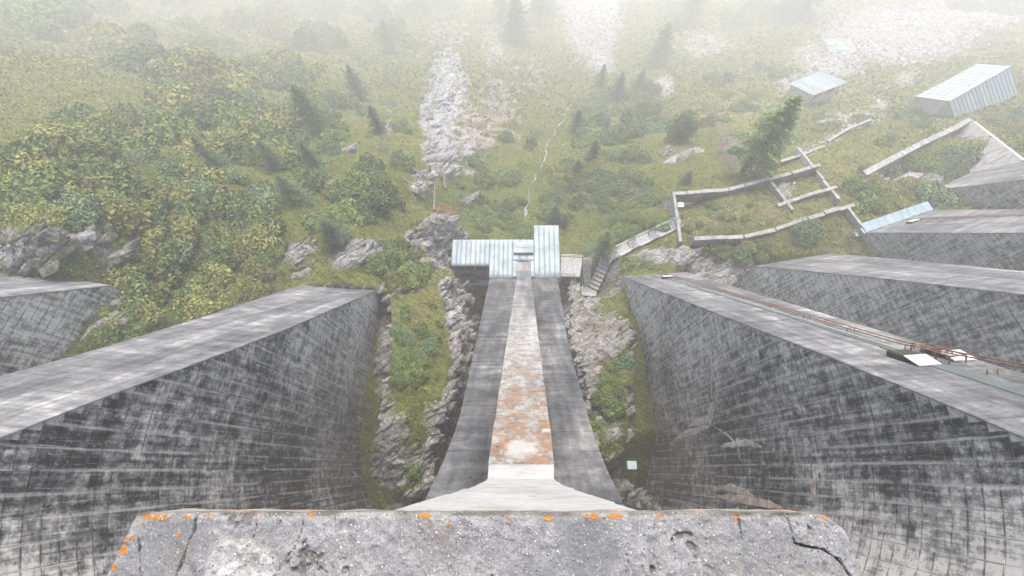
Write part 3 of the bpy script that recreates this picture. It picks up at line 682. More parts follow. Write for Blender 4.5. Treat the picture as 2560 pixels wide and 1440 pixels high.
fr_ = tag(obj('winch_frame', MB().mesh('x', M_rust)), 'open rusty steel frame carrying the ladder over the hatch', 'steel frame')
m = MB()
for wx in (.05, .85): m.bar(fp1(wx, -23.2, .45), fp1(wx, -21.4, .45), .06)
for Z in (-23.2, -22.6, -22., -21.4): m.bar(fp1(.05, Z, .45), fp1(.85, Z, .45), .05); m.bar(fp1(.05, Z, .0), fp1(.05, Z, .45), .05); m.bar(fp1(.85, Z, .0), fp1(.85, Z, .45), .05)
fr_.data = m.mesh('winch_frame', M_rust)
def hatch_small(f, wx, Z, lb, s=1.):
    h = empty('hatch_box', f(wx, Z), lb, 'hatch'); up = f(0, Z, 1)-f(0, Z, 0); dn = (f(0, Z-1)-f(0, Z)).normalized()
    MB().prism([f(wx-.6*s, Z, .05)-dn*.35*s, f(wx+.6*s, Z, .05)-dn*.35*s, f(wx+.6*s, Z, .05)+dn*.3*s, f(wx-.6*s, Z, .05)+dn*.3*s], up*.3).build('box', M_dark, h)
    MB().prism([f(wx-.62*s, Z, .33)-dn*.7*s, f(wx+.62*s, Z, .33)-dn*.7*s, f(wx+.62*s, Z, .37)+dn*.1*s, f(wx-.62*s, Z, .37)+dn*.1*s], up*.04).build('white_lid', M_white, h)
hatch_small(fp1, -.35, -53.5, 'small white hatch near the foot of the right buttress ladder', 1.0)
hatch_small(fp3, -1.2, -57.6, 'small white hatch near the foot of the buttress with blue flashing', 1.)
rl = MB()
for wx in (-.5, .1): rl.bar(fp3(wx, -57.5, .3), fp3(wx, -20, .3), .07)
z = -57
while z < -21: rl.bar(fp3(-.5, z, .3), fp3(.1, z, .3), .05); rl.bar(fp3(-.5, z, .0), fp3(-.5, z, .3), .05); z += 2.
tag(rl.build('ladder', M_rust), 'rusty ladder line on the face of the buttress with blue flashing', 'ladder')
# flashing at the foot of the right-edge buttress
m = MB(); a, b = fp3(ed3(-1, -60)-.1, -60, .12), fp3(ed3(1, -59.5)+.2, -59.5, .12); d = hy3*1.5
for k in range(9):
    t0, t1 = k/9, (k+1)/9-.004; q = [a.lerp(b, t0), a.lerp(b, t1), a.lerp(b, t1)+d+Vector((0, 0, .1)), a.lerp(b, t0)+d+Vector((0, 0, .1))]
    MB().prism(q, (0, 0, .05)).build('flashing_sheet', M_roofblue, B3)
q0 = fp3(ed3(-1, -60)-.15, -60, .1)
MB().prism([q0, q0+hy3*.9, q0+hy3*.9-ex3*.0+Vector((0, 0, -16)), q0+Vector((0, 0, -16))], -ex3*.35).build('side_flashing', M_roofblue, B3)
MB().prism([q0-ex3*1.3, q0-ex3*1.3+hy3*.5, q0-ex3*1.3+hy3*.5+Vector((0, 0, -16)), q0-ex3*1.3+Vector((0, 0, -16))], -ex3*.4).build('channel_wall', M_ret, B3)
tag(MB().box(P(1578, 1163, -44), (.85, .7, .7)).build('metal_box', M_roofblue, bevel=.03), 'small blue-grey metal box fixed to the side wall of the right buttress', 'box')

# dam crest slab behind the parapet and the parapet head itself
tag(MB().box((0, -11.5, -1.0), (150, 10, 1.2)).build('crest_road', M_walk, kind='structure'), None)

# ------------------------------------------------------------------ parapet head in the foreground
ZP = -1.5
def pxw(x, y): q = P(x, y, ZP); return q.x, q.y
yf_ = pxw(1300, 1283)[1]
ys = np.r_[np.arange(0, .20, .0032), np.linspace(.21, 1.1, 12)]; nu = 700; us = np.linspace(0, 1, nu)
Lx = lambda d: np.interp(d, [0, .165, 1.1], [pxw(338, 1283)[0], pxw(262, 1440)[0], -1.42]); Rx = lambda d: np.interp(d, [0, .165, 1.1], [pxw(2106, 1283)[0], pxw(2162, 1440)[0], 1.12])
U_, D_ = np.meshgrid(us, ys)
def corner(d, r): return np.where(d < r, r-np.sqrt(np.maximum(r*r-(r-np.minimum(d, r))**2, 0)), 0)
XL = Lx(D_)+corner(D_, .018); XR = Rx(D_)-corner(D_, .085)*1.0
PX_ = XL+(XR-XL)*U_; PY_ = yf_-D_
ed = np.minimum(np.minimum(D_, PX_-XL), XR-PX_)
PZ_ = ZP-np.where(ed < .02, (.02-ed)**2*22, 0)
ipx, ipy = pix(PX_, PY_, PZ_)
rgh = fbm(PX_, PY_, 45, 4, 3); rgh2 = fbm(PX_, PY_, 140, 3, 8); bigp = fbm(PX_, PY_, 5, 4, 21)
expo = sstep(.38, .62, bigp+.35*sstep(.03, .0, ed)+.15*np.exp(-((ipx-1150)/280.)**2)+.1)      # exposed aggregate where the skin is gone
def crack(line, w, dep):
    global PZ_
    d = np.full(PX_.shape, 9.)
    for (a, b) in zip(line[:-1], line[1:]):
        ax, ay = pxw(*a); bx, by = pxw(*b); ex_, ey_ = bx-ax, by-ay; t = np.clip(((PX_-ax)*ex_+(PY_-ay)*ey_)/(ex_**2+ey_**2), 0, 1)
        d = np.minimum(d, np.hypot(PX_-ax-ex_*t, PY_-ay-ey_*t))
    w = w*.5; dep = dep*.5; d = d+(fbm(PX_, PY_, 60, 3, 6)-.5)*.008
    k = sstep(w, w*.3, d); PZ_ = PZ_-dep*k; return k
CR = np.zeros(PX_.shape)
for ln, wd, dp in (([(488, 1290), (480, 1335), (470, 1350), (462, 1380), (440, 1440)], .007, .03), ([(648, 1290), (632, 1345), (640, 1350)], .003, .012), ([(758, 1300), (752, 1335), (735, 1370), (700, 1415), (690, 1440)], .003, .012), ([(735, 1370), (775, 1400), (830, 1440)], .003, .012), ([(1846, 1290), (1856, 1350)], .003, .012), ([(1970, 1295), (1985, 1345), (1990, 1360)], .004, .014), ([(1990, 1360), (2060, 1375), (2100, 1402), (2125, 1440)], .007, .03), ([(345, 1350), (350, 1440)], .003, .01), ([(1560, 1360), (1575, 1420)], .002, .01)):
    CR = np.maximum(CR, crack(ln, wd, dp))
spx = ((ipx-600)/92.)**2+((ipy-1425)/78.)**2+(fbm(PX_, PY_, 22, 3, 15)-.5)*.55
SP = sstep(1.08, .9, spx); sp2 = sstep(1.0, .8, ((ipx-600)/60)**2+((ipy-1450)/48)**2+(fbm(PX_, PY_, 30, 3, 19)-.5)*.9)
PZ_ = PZ_+.010*SP*(.5+rgh)+.008*sp2+(rgh-.5)*.010*(.35+.9*expo)+(rgh2-.5)*.004-(.004*sstep(.4, .3, bigp))
pit = sstep(.66, .74, fbm(PX_, PY_, 26, 3, 55))*sstep(.4, .6, bigp); PZ_ = PZ_-pit*.012
k3 = lambda a: a[..., None]
C = np.array([.15, .148, .145])*(.75+.5*k3(bigp)); C = C*(1-.8*k3(expo))+np.array([.20, .192, .18])*.8*k3(expo)*(.55+.9*k3(rgh))
C = C*(1-k3(SP)*.85)+np.array([.27, .255, .235])*k3(SP)*.85*(.6+.8*k3(rgh)); C = C*(1-k3(sp2)*.8)+np.array([.34, .335, .32])*k3(sp2)*.8
dirt = sstep(.55, .72, fbm(PX_, PY_, 9, 4, 66)); dirt = np.maximum(dirt*.5, .8*np.exp(-(((ipx-445)/35.)**2+((ipy-1385)/45.)**2)), ); dirt = np.maximum(dirt, .6*np.exp(-(((ipx-1900)/120.)**2+((ipy-1410)/40.)**2))*(rgh > .45))
C = C*(1-.6*k3(dirt))+np.array([.10, .085, .06])*.6*k3(dirt)
C = C*(1-k3(CR)*.85)+np.array([.02, .018, .016])*k3(CR)*.85; C = C*(1-.6*k3(pit))+np.array([.06, .055, .05])*.6*k3(pit)
lich = np.zeros(PX_.shape)
for (a, b, rx, ry) in ((400, 1293, 26, 8), (372, 1291, 14, 6), (470, 1292, 12, 5), (310, 1345, 8, 12), (308, 1378, 8, 11), (330, 1345, 6, 7), (444, 1337, 5, 7), (316, 1322, 5, 8), (520, 1288, 10, 4), (1063, 1290, 18, 7), (1370, 1297, 12, 7), (1480, 1291, 22, 6), (1540, 1291, 26, 5), (2105, 1304, 8, 10), (2065, 1292, 7, 6), (1120, 1313, 6, 5), (1106, 1339, 4, 6), (2040, 1291, 6, 4), (1840, 1294, 8, 6), (286, 1418, 6, 9), (780, 1288, 14, 4), (640, 1289, 10, 3), (1650, 1290, 14, 4), (1275, 1294, 8, 5)):
    lich = np.maximum(lich, sstep(1.15, .75, ((ipx-a)/rx)**2+((ipy-b)/ry)**2+(rgh-.5)*1.6))
C = C*(1-k3(lich))+np.array([.30, .115, .012])*k3(lich)*(.6+.8*k3(rgh2)); PZ_ = PZ_+lich*.002
eb = sstep(.012, .004, D_)*sstep(.35, .6, fbm(PX_, PY_*0, 14, 4, 71)); C = C*(1-.75*k3(eb))+np.array([.05, .045, .03])*.75*k3(eb)
V = np.stack([PX_, PY_, PZ_], -1).reshape(-1, 3); n_y, n_x = PX_.shape; idx = np.arange(n_y*n_x).reshape(n_y, n_x)
F = np.stack([idx[:-1, :-1], idx[1:, :-1], idx[1:, 1:], idx[:-1, 1:]], -1).reshape(-1, 4)
rim = np.r_[idx[:, 0][::-1], idx[0, :], idx[:, -1]]; rv = V[rim]; Cr = C.reshape(-1, 3)
b0 = len(V); lay = [rim]; VV = [V]; CC = [Cr]; zz = 0
for dz, ins in ((.035, -.004), (.08, 0.), (.15, .004), (.19, .012), (.26, .06)):
    q = rv.copy(); q[:, 2] = ZP-dz; cen = np.array([0, -.6]); dd = q[:, :2]-cen; q[:, :2] -= dd/np.linalg.norm(dd, axis=1)[:, None]*ins
    q[:, 1] += (fbm(q[:, 0], q[:, 2]*0+dz*30, 12, 3, 2)-.5)*.012
    VV.append(q); n_ = fbm(q[:, 0], q[:, 0]*0+dz*40, 6, 4, 90)[:, None]; cc = np.array([.30, .285, .25])*(.35+1.1*n_)
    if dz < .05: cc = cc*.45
    o_ = sstep(.66, .72, fbm(q[:, 0], q[:, 0]*0+dz*60, 22, 4, 93))[:, None]*.8; cc = cc*(1-o_)+np.array([.42, .16, .03])*o_
    CC.append(cc); lay.append(np.arange(b0, b0+len(rim))); b0 += len(rim)
FF = [F]
for a, b in zip(lay[:-1], lay[1:]): FF.append(np.stack([a[:-1], a[1:], b[1:], b[:-1]], 1))
t = NT('parapet_concrete'); at_ = t.n('Attribute', attribute_name='col'); p = t.pos()
ag = t.n('TexVoronoi', i_Scale=95.); t.l(p, ag.inputs['Vector']); f1 = t.noise(p, 160, 4, .7); f2 = t.noise(p, 22, 5, .7)
agm = t.math('MULTIPLY', t.mapr(ag.outputs['Distance'], .36, .24), t.mapr(t.math('ADD', t.n('SeparateColor').outputs[0], 0.), 0, 1, 1, 1))
sepc = t.n('SeparateColor'); t.l(ag.outputs['Color'], sepc.inputs[0]); agm = t.math('MULTIPLY', t.mapr(ag.outputs['Distance'], .40, .28), t.math('GREATER_THAN', sepc.outputs[0], .62))
agm = t.math('MULTIPLY', agm, t.mapr(f2, .40, .58))
cc = t.mix(1., at_.outputs['Color'], t.ramp(f1, [(.25, .55), (.5, .95), (.75, 1.4)]), 'MULTIPLY'); cc = t.mix(t.math('MULTIPLY', agm, .5), cc, (.33, .325, .31))
t.base(cc); t.bump(t.math('ADD', t.math('MULTIPLY', agm, .6), f1), .7, .004)
par = obj('parapet_head', npmesh('parapet_head', np.vstack(VV), np.vstack(FF), t.m, True, colr=np.vstack(CC)))
tag(par, 'weathered grey concrete parapet block with orange lichen and cracks in the foreground', 'parapet')
# loose bits of aggregate standing proud of the worn top
ng = 3600; gu = rng.random(ng)*(n_x-8); gv = rng.random(ng)*60; gi = gu.astype(int)+4; gj = gv.astype(int)
keep = (expo[gj, gi] > .35) | (rng.random(ng) < .22) | (SP[gj, gi] > .5); gi, gj = gi[keep], gj[keep]; ng = len(gi)
ctr = np.stack([PX_[gj, gi], PY_[gj, gi], PZ_[gj, gi]], 1); rr = .0012+.0030*rng.random(ng)**3
base = np.array([(1, 0, 0), (.4, .9, 0), (-.6, .75, 0), (-1, -.1, 0), (-.4, -.9, 0), (.7, -.7, 0), (0, 0, .7), (0, 0, -.7)], float)
VV = ctr[:, None]+base[None]*rr[:, None, None]*(.7+.6*rng.random((ng, 8, 1)))
ff = np.array([(k, (k+1) % 6, 6) for k in range(6)]+[((k+1) % 6, k, 7) for k in range(6)])
FF = (np.arange(ng)[:, None, None]*8+ff[None]).reshape(-1, 3)
gc = np.repeat(np.array([[.27, .265, .25]])*(.4+.7*rng.random((ng, 1))), 8, axis=0)
gr = npmesh('aggregate', VV.reshape(-1, 3), FF, colmat('aggregate_stone', leaf=True), False, colr=gc)
obj('aggregate_grit', gr, par, kind='stuff')

# ------------------------------------------------------------------ valve house at the foot of the centre buttress
ZR = -62.2
vh = empty('valve_house', (0, 30, -70), 'low house with L-shaped zinc roof at the foot of the centre buttress', 'building')
def sheet(x0, x1, y0, y1, z0, z1, parent=vh, name='roof_sheet', mat=M_zinc, seam=True):
    """one standing-seam sheet from (x, y0, z0) to (x, y1, z1), gently buckled"""
    n = 8; m = 4; V = []; 
    for j in range(n+1):
        for i in range(m+1):
            u = i/m; v = j/n; x = x0+(x1-x0)*u; y = y0+(y1-y0)*v
            V.append((x, y, z0+(z1-z0)*v+.009*math.sin(math.pi*u)*(math.sin(v*9+x0*7)*.8)+(.0)))
    k = (m+1); F = [(j*k+i, j*k+i+1, (j+1)*k+i+1, (j+1)*k+i) for j in range(n) for i in range(m)]
    b = len(V); V += [(a, c, d-.06) for a, c, d in V]; F += [(b+j*k+i, b+(j+1)*k+i, b+(j+1)*k+i+1, b+j*k+i+1) for j in range(n) for i in range(m)]
    for j in range(n):
        F += [(j*k, (j+1)*k, b+(j+1)*k, b+j*k), (j*k+m, b+j*k+m, b+(j+1)*k+m, (j+1)*k+m)]
    for i in range(m):
        F += [(i, b+i, b+i+1, i+1), (n*k+i, n*k+i+1, b+n*k+i+1, b+n*k+i)]
    inv_ = parent_world(parent).inverted(); V = [tuple(inv_ @ Vector(q)) for q in V]
    o = obj(name, npmesh(name, V, F, mat, True), parent)
    if seam:
        MB().bar((x1, y0, z0+.05), (x1, y1, z1+.03), .03, .04).build('seam', M_zinc, o)
    return o
xs = np.linspace(-10.35, -4.62, 9)
for a, b in zip(xs[:-1], xs[1:]): sheet(a+.01, b-.01, 28.15, 32.6, ZR, ZR-.05)
xs = np.linspace(-4.6, -1.15, 6)
for a, b in zip(xs[:-1], xs[1:]): sheet(a+.01, b-.01, 26.15, 32.6, ZR, ZR-.05)
xs = np.linspace(2.15, 6.0, 6)
for a, b in zip(xs[:-1], xs[1:]): sheet(a+.01, b-.01, 26.15, 35.1, ZR, ZR-.08)
xs = np.linspace(-1.13, 2.13, 4)
for a, b in zip(xs[:-1], xs[1:]): sheet(a+.01, b-.01, 29.0, 32.6, ZR-.02, ZR-.06)
for a, b in ((-1.13, -.45), (1.55, 2.13)): sheet(a+.01, b-.01, 26.3, 28.98, ZR-.02, ZR-.02)
rh = MB().box((.55, 31.0, ZR+.28), (3.0, 1.75, .34)).build('roof_hatch', M_zinc, vh, bevel=.06)
MB().box((.55, 31.0, ZR+.47), (2.6, .05, .04)).build('hatch_ridge', M_zinc, rh)
MB().box((.55, 30.1, ZR+.04), (3.5, .12, .1)).build('flashing', M_zinc, vh)
MB().box((-7.5, 30.4, -66.2), (5.5, 3.9, 7.8)).build('wall', M_ret, vh); MB().box((-1.1, 29.5, -66.35), (6.7, 5.8, 8.0)).build('wall', M_ret, vh); MB().box((4.05, 30.7, -66.4), (3.5, 8.5, 8.0)).build('wall', M_ret, vh)
for x0, x1 in ((-9.9, -8.45), (-8.35, -6.95), (-6.85, -5.0)):
    f = MB().box(((x0+x1)/2, 28.42, -63.6), (x1-x0, .12, 1.5)).build('window', M_glass, vh)
    m = MB(); 
    for x in (x0, x1): m.box((x, 28.36, -63.6), (.07, .12, 1.5))
    for z in (-64.35, -62.9): m.box(((x0+x1)/2, 28.36, z), (x1-x0, .12, .07))
    m.build('frame', M_zinc, f)
MB().box((-7.4, 28.3, -64.75), (5.6, .5, .2)).build('ledge', M_ret, vh)
fb = empty('footbridge', (-7.0, 27.9, -67), 'narrow footbridge with blue-grey railing below the left wing of the roof', 'bridge')
MB().box((-7.0, 27.45, -67.4), (6.2, 1.1, .5)).build('deck', M_ret, fb)
rr_ = MB()
for dz in (.35, .62, .95): rr_.bar((-9.9, 26.95, -67.15+dz), (-4.0, 26.95, -67.15+dz), .07)
rr_.build('rail', M_blueg, fb)
for x in (-9.2, -7.6, -6.0, -4.6): MB().bar((x, 26.95, -67.2), (x, 26.95, -66.15), .09).build('post', M_blueg, fb)

# apron between the house and the stairs
apr = empty('concrete_apron', P(1430, 665, -63.2), 'plain concrete landing between the zinc roof and the narrow stairs', 'landing')
q = [P(1402, 642, -63.2), P(1456, 645, -63.2), P(1450, 692, -63.2), P(1402, 690, -63.2)]
MB().prism(q, (0, 0, -.5)).build('slab', M_walk, apr)
MB().prism([p+Vector((0, 0, -.5)) for p in q], (0, 0, -7)).build('wall', M_ret, apr)
def railing(pl, name, label, mat=M_galv, h=1.0, step=1.6, cat='railing', group=None, bars=(1., .55)):
    E = empty(name, pl[0], label, cat, group); m = MB()
    for a, b in zip(pl[:-1], pl[1:]):
        a, b = Vector(a), Vector(b)
        for f in bars: m.tube(a+Vector((0, 0, h*f)), b+Vector((0, 0, h*f)), .035, n=6)
        L = (b-a).length; k = max(1, int(L/step))
        for i in range(k+1): c = a.lerp(b, i/k); MB().tube(c, c+Vector((0, 0, h)), .03, n=6).build('post', mat, E)
    m.build('rail', mat, E); return E
railing([P(1402, 643, -63.2), P(1455, 645, -63.2)], 'railing', 'short grey railing on the far side of the concrete landing beside the roof')
railing([P(1404, 690, -63.2), P(1436, 692, -63.2)], 'railing', 'dark railing at the near edge of the concrete landing beside the roof', M_dark)
eq = empty('equipment_box', P(1420, 705, -66), 'small white lamp box with reddish sides beside the slot', 'lamp')
c0 = P(1420, 697, -65.5); MB().box(c0, (.75, .5, .45)).build('white_box', M_white, eq, bevel=.04)
MB().box(c0+Vector((-.65, -.1, -.4)), (.35, .7, .9)).build('red_side', M_door, eq); MB().box(c0+Vector((0, -.5, -.5)), (.8, .4, .5)).build('dark_frame', M_dark, eq)
MB().bar(c0+Vector((.5, .2, .2)), c0+Vector((.9, -1.2, .3)), .06).bar(c0+Vector((-.4, -.9, -.2)), c0+Vector((.5, -.9, -.2)), .08).build('arm', M_galv, eq)
tag(MB().prism([P(1411, 752, -71), P(1417, 752, -71), P(1424, 850, -71), P(1416, 850, -71)], (0, 0, -.1)).build('water_channel', simple('blue_water', (.10, .17, .22), .15, 0, var=.3), None), 'thin strip of blue water at the bottom of the slot', 'water')
bpy.data.objects['water_channel']['kind'] = 'structure'
st_ = empty('timber_stair', P(1402, 700, -64.5), 'steep grey plank stair beside the right flank of the centre buttress', 'stairs')
for k in range(7):
    a = P(1396+k*1.6, 702+k*4.5, -64-.35*k); MB().box(a, (.75, .22, .08)).build('tread', M_wood, st_)
for dx in (-.42, .42): MB().bar(P(1396, 700, -64)+Vector((dx, 0, 0)), P(1407, 734, -66.5)+Vector((dx, 0, 0)), .1, .25).build('stringer', M_wood, st_)

# stairs. every flight: bottom and top of its middle line, width, number of steps
def flight(a, b, w_, n, parent, mat=M_walk):
    a, b = Vector(a), Vector(b); d = b-a; hd = Vector((d.x, d.y, 0)); L = hd.length; hd.normalize(); sd_ = Vector((hd.y, -hd.x, 0))
    R = Matrix((sd_, hd, Vector((0, 0, 1)))).transposed(); rz_ = d.z/n; run = L/n
    for k in range(n):
        c = a+hd*(run*(k+.5)); top = a.z+rz_*(k+1); th = max(.5, abs(rz_)*1.6)
        MB().box((c.x, c.y, top-th/2), (w_, run*1.02, th), R).build('step', mat, parent)
def pad(a, b, w_, th, parent, name='landing', mat=M_walk):
    a, b = Vector(a), Vector(b); m = MB(); m.bar(a-Vector((0, 0, th/2)), b-Vector((0, 0, th/2)), w_, th); return m.build(name, mat, parent)
s1 = empty('stone_stairs', P(1470, 740, -67.5), 'narrow straight stairs of many small steps below the concrete landing', 'stairs', 'concrete stairs')
flight(P(1469, 716, -67.2), P(1465, 645, -63.2), 1.15, 24, s1)
q = [P(1453, 738, -67.2), P(1489, 741, -67.2), P(1494, 722, -67.2), P(1456, 712, -67.2)]
MB().prism(q, (0, 0, -.5)).build('landing', M_walk, s1); MB().prism([p+Vector((0, 0, -.5)) for p in q], (0, 0, -3)).build('base', M_ret, s1)
railing([P(1453, 738, -67.2), P(1489, 741, -67.2)], 'railing', 'pale railing across the lowest stair landing', M_galv)
railing([P(1452, 738, -67.2), P(1455, 716, -67.2), P(1456, 650, -63.4)], 'railing', 'long pale handrail beside the narrow stairs of many small steps', M_galv)
s2 = empty('stone_stairs', P(1480, 725, -67.2), 'flight of seven wide shallow steps climbing from the lowest landing to the larch', 'stairs', 'concrete stairs')
pa, pb = P(1483, 722, -67.2), P(1514, 652, -64.9)
flight(pa, pb, 1.55, 7, s2)
off = lambda a, b, s: (Vector((b.y-a.y, -(b.x-a.x), 0)).normalized())*s
railing([pa+off(pa, pb, -.75), pb+off(pa, pb, -.75)], 'railing', 'pale handrail on the left of the seven wide steps', M_galv, step=2.2)
s3 = empty('stone_stairs', P(1600, 610, -63), 'upper stairs of short flights and long landings climbing to the walled terrace', 'stairs', 'concrete stairs')
up = [(1514, 652, -64.9, 0), (1523, 643, -64.9, 4), (1543, 632, -64.0, 0), (1574, 616, -64.0, 4), (1592, 607, -63.1, 0), (1625, 592, -63.1, 4), (1642, 584, -62.2, 0), (1675, 569, -62.2, 4), (1700, 556, -61.2, 0)]
lp = []
for (x0, y0, z0, n_), (x1, y1, z1, _) in zip(up[:-1], up[1:]):
    a, b = P(x0, y0, z0), P(x1, y1, z1); lp.append(a)
    if n_: flight(a, b, 1.5, n_, s3)
    else: pad(a, b, 1.5, .35, s3)
lp.append(b)
railing([p+off(lp[0], lp[-1], -.75) for p in lp], 'railing', 'long pale handrail on the uphill side of the upper stairs', M_galv, step=3.)
railing([p+off(lp[0], lp[-1], .75) for p in lp], 'railing', 'low pale handrail on the cliff side of the upper stairs', M_galv, step=3., h=.8)

# ------------------------------------------------------------------ walled terrace: foundation walls
def wallrun(pl, w_, h, name, label, mat=M_ruin, cat='wall', group=None, rough=.0):
    E = empty(name, pl[0], label, cat, group); w_ *= .8
    for a, b in zip(pl[:-1], pl[1:]):
        a, b = Vector(a), Vector(b); n = max(1, int((b-a).length/2.2))
        for k in range(n):
            p0, p1 = a.lerp(b, k/n), a.lerp(b, (k+1)/n); d = Vector((random.uniform(-1, 1), random.uniform(-1, 1), random.uniform(-1, 1)))*rough
            MB().bar(p0+d+Vector((0, 0, -h/2)), p1+d+Vector((0, 0, -h/2))-(p1-p0).normalized()*.03, w_*(1+random.uniform(-1, 1)*rough*1.2), h).build('wall_block', mat, E, bevel=.05)
    return E
G = 'foundation walls on the terrace'
wallrun([P(1682, 484, -60.4), P(1822, 474, -60.5), P(1900, 452, -61), P(1978, 432, -61.3), P(2048, 412, -61.8)], .75, 2.5, 'foundation_wall', 'long pale foundation wall along the back of the grassy terrace', group=G, rough=.05)
wallrun([P(1896, 412, -62), P(1940, 470, -60.8), P(1985, 525, -60)], .6, 1.5, 'foundation_wall', 'left of the two foundation walls crossing the terrace', group=G, rough=.04)
wallrun([P(1996, 370, -63.5), P(2060, 452, -62), P(2100, 500, -60.5)], .6, 1.5, 'foundation_wall', 'right of the two foundation walls crossing the terrace', group=G, rough=.04)
wallrun([P(1945, 513, -60.2), P(2010, 490, -60.6), P(2092, 466, -61.2)], .7, 1.2, 'foundation_wall', 'short middle foundation wall between the two crossing walls', group=G, rough=.04)
wallrun([P(1735, 597, -59.8), P(1860, 590, -59.7), P(1940, 572, -59.6), P(2020, 545, -59.8), P(2136, 510, -60.3)], .75, 2.2, 'foundation_wall', 'broken foundation wall along the near edge of the terrace above the cliff', group=G, rough=.10)
wallrun([P(2118, 514, -60.3), P(2165, 575, -60), P(2205, 630, -59.5)], .55, 1.8, 'foundation_wall', 'foundation wall running down from the terrace corner to the blue flashing', group=G, rough=.05)
wallrun([P(1950, 403, -64.2), P(2010, 385, -65.0), P(2062, 364, -66)], .6, 1., 'foundation_wall', 'faint foundation wall behind the terrace beside the leaning larch', group=G, rough=.06)
wallrun([P(2070, 352, -66.5), P(2120, 322, -68.2), P(2178, 298, -69.8)], .7, .8, 'kerb', 'line of pale kerb blocks beside the gravel track', cat='kerb', rough=.05)
wallrun([P(1684, 482, -60.4), P(1697, 562, -60.8), P(1702, 605, -60.6)], .55, 1., 'foundation_wall', 'wall along the left end of the terrace, above the stairs', group=G, rough=.03)
rt = empty('retaining_wall', P(1684, 482, -60.6), 'tall grey retaining wall at the left corner of the terrace', 'wall')
a, b = P(1681, 484, -60.7), P(1697, 560, -61.0)
MB().prism([a, b, b+Vector((-.9, .0, -4)), a+Vector((-1.6, .0, -8.5))], (.4, 0, 0)).build('wall', M_ret, rt)
tag(MB().box(P(1702, 512, -60.2), (.9, .8, .12)).build('marker_slab', M_pale, bevel=.02), 'small white square slab in the terrace grass', 'slab')
# flat rock slabs left of the brush pile
for (x, y, rx, ry, lb) in ((1690, 402, 3.0, 1.2, 'larger flat grey rock slab in the grass left of the brush pile'), (1735, 380, 2.2, .9, 'smaller flat grey rock slab behind the larger one')):
    c = surf(x, y)[0]; n = 14; V = [(0, 0, .25)]; 
    for k in range(n): t_ = 2*math.pi*k/n; r_ = .7+.5*random.random(); V.append((rx*r_*math.cos(t_), ry*r_*math.sin(t_)+.25*rx*r_*math.cos(t_), .15))
    V += [(x_, y_, -1) for x_, y_, z_ in V[1:]]
    me = bpy.data.meshes.new('rock_slab'); me.from_pydata(V, [], [(0, 1+k, 1+(k+1) % n) for k in range(n)]+[(1+k, n+1+k, n+1+(k+1) % n, 1+(k+1) % n) for k in range(n)]); me.update(); me.materials.append(M_ret)
    o = obj('rock_slab', me); o.location = c; tag(o, lb, 'rock', 'flat rock slabs')
# brush pile
bp = MB(); _a = rng.random(130)*6.28; _r = rng.random(130)**.5; bp.pts = [Vector(q) for q in surf(1830+34*_r*np.cos(_a), 372+50*_r*np.sin(_a))]
for k in range(520):
    c = random.choice(bp.pts)+Vector((random.uniform(-.8, .8), random.uniform(-.8, .8), random.uniform(.1, .9)))
    d = Vector((random.uniform(-1, 1), random.uniform(-1, 1), random.uniform(-.35, .35)))*random.uniform(.5, 1.5); bp.bar(c-d, c+d, .055)
o = tag(bp.build('brush_pile', M_branch, kind='stuff'), 'pinkish heap of cut branches left of the leaning larch', 'brush pile')

# ------------------------------------------------------------------ small house, shed, covers pad, retaining walls
def hip(a, b, t): return a.lerp(b, t)
hs = empty('small_house', P(2040, 260, -76), 'small white hut with blue-white metal lean-to roof and two brown windows', 'house')
ANCH = 235
A, B_, C_, D_ = P(1972, 209, -73.0), P(2033, 238, -73.0), P(2120, 205, -73.6), P(2051, 177, -73.6)
nsh = 13
for k in range(nsh):                            # sheets run parallel to the edge B-A
    t0, t1 = k/nsh, (k+1)/nsh-.006
    q = [A.lerp(D_, t0), B_.lerp(C_, t0), B_.lerp(C_, t1), A.lerp(D_, t1)]
    o = MB().prism(q, (0, 0, -.12)).build('roof_sheet', M_shed, hs)
    MB().bar(A.lerp(D_, t1)+Vector((0, 0, .05)), B_.lerp(C_, t1)+Vector((0, 0, .05)), .07, .1).build('seam', M_shed, o)
cen = (A+B_+C_+D_)/4; ins = [cen+(p-cen)*.86+Vector((0, 0, -.14)) for p in (A, B_, C_, D_)]
hz_ = 8.0
hb = MB(); hb.v = [Vector((p.x, p.y, ins[0].z-hz_)) for p in ins]+[Vector(p) for p in ins]; hb.f = [[k, (k+1) % 4, 4+(k+1) % 4, 4+k] for k in range(4)]+[[4, 5, 6, 7], [3, 2, 1, 0]]; hb.build('wall', M_pale, hs)
w0, w1 = ins[1], ins[2]; dn = (w1-w0).normalized(); nrm = Vector((dn.y, -dn.x, 0))
for t0 in (.12, .52):
    a = w0+(w1-w0)*t0; b = w0+(w1-w0)*(t0+.26); a.z = b.z = w0.z-1.6
    f = MB().prism([a+nrm*.03, b+nrm*.03, b+nrm*.03+Vector((0, 0, -1.7)), a+nrm*.03+Vector((0, 0, -1.7))], nrm*.1).build('window', simple('brown_shutter', (.22, .13, .09), .8), hs)
    m = (a+b)/2; MB().prism([m-dn*.05+nrm*.14, m+dn*.05+nrm*.14, m+dn*.05+nrm*.14+Vector((0, 0, -1.7)), m-dn*.05+nrm*.14+Vector((0, 0, -1.7))], nrm*.03).build('mullion', M_pale, f)
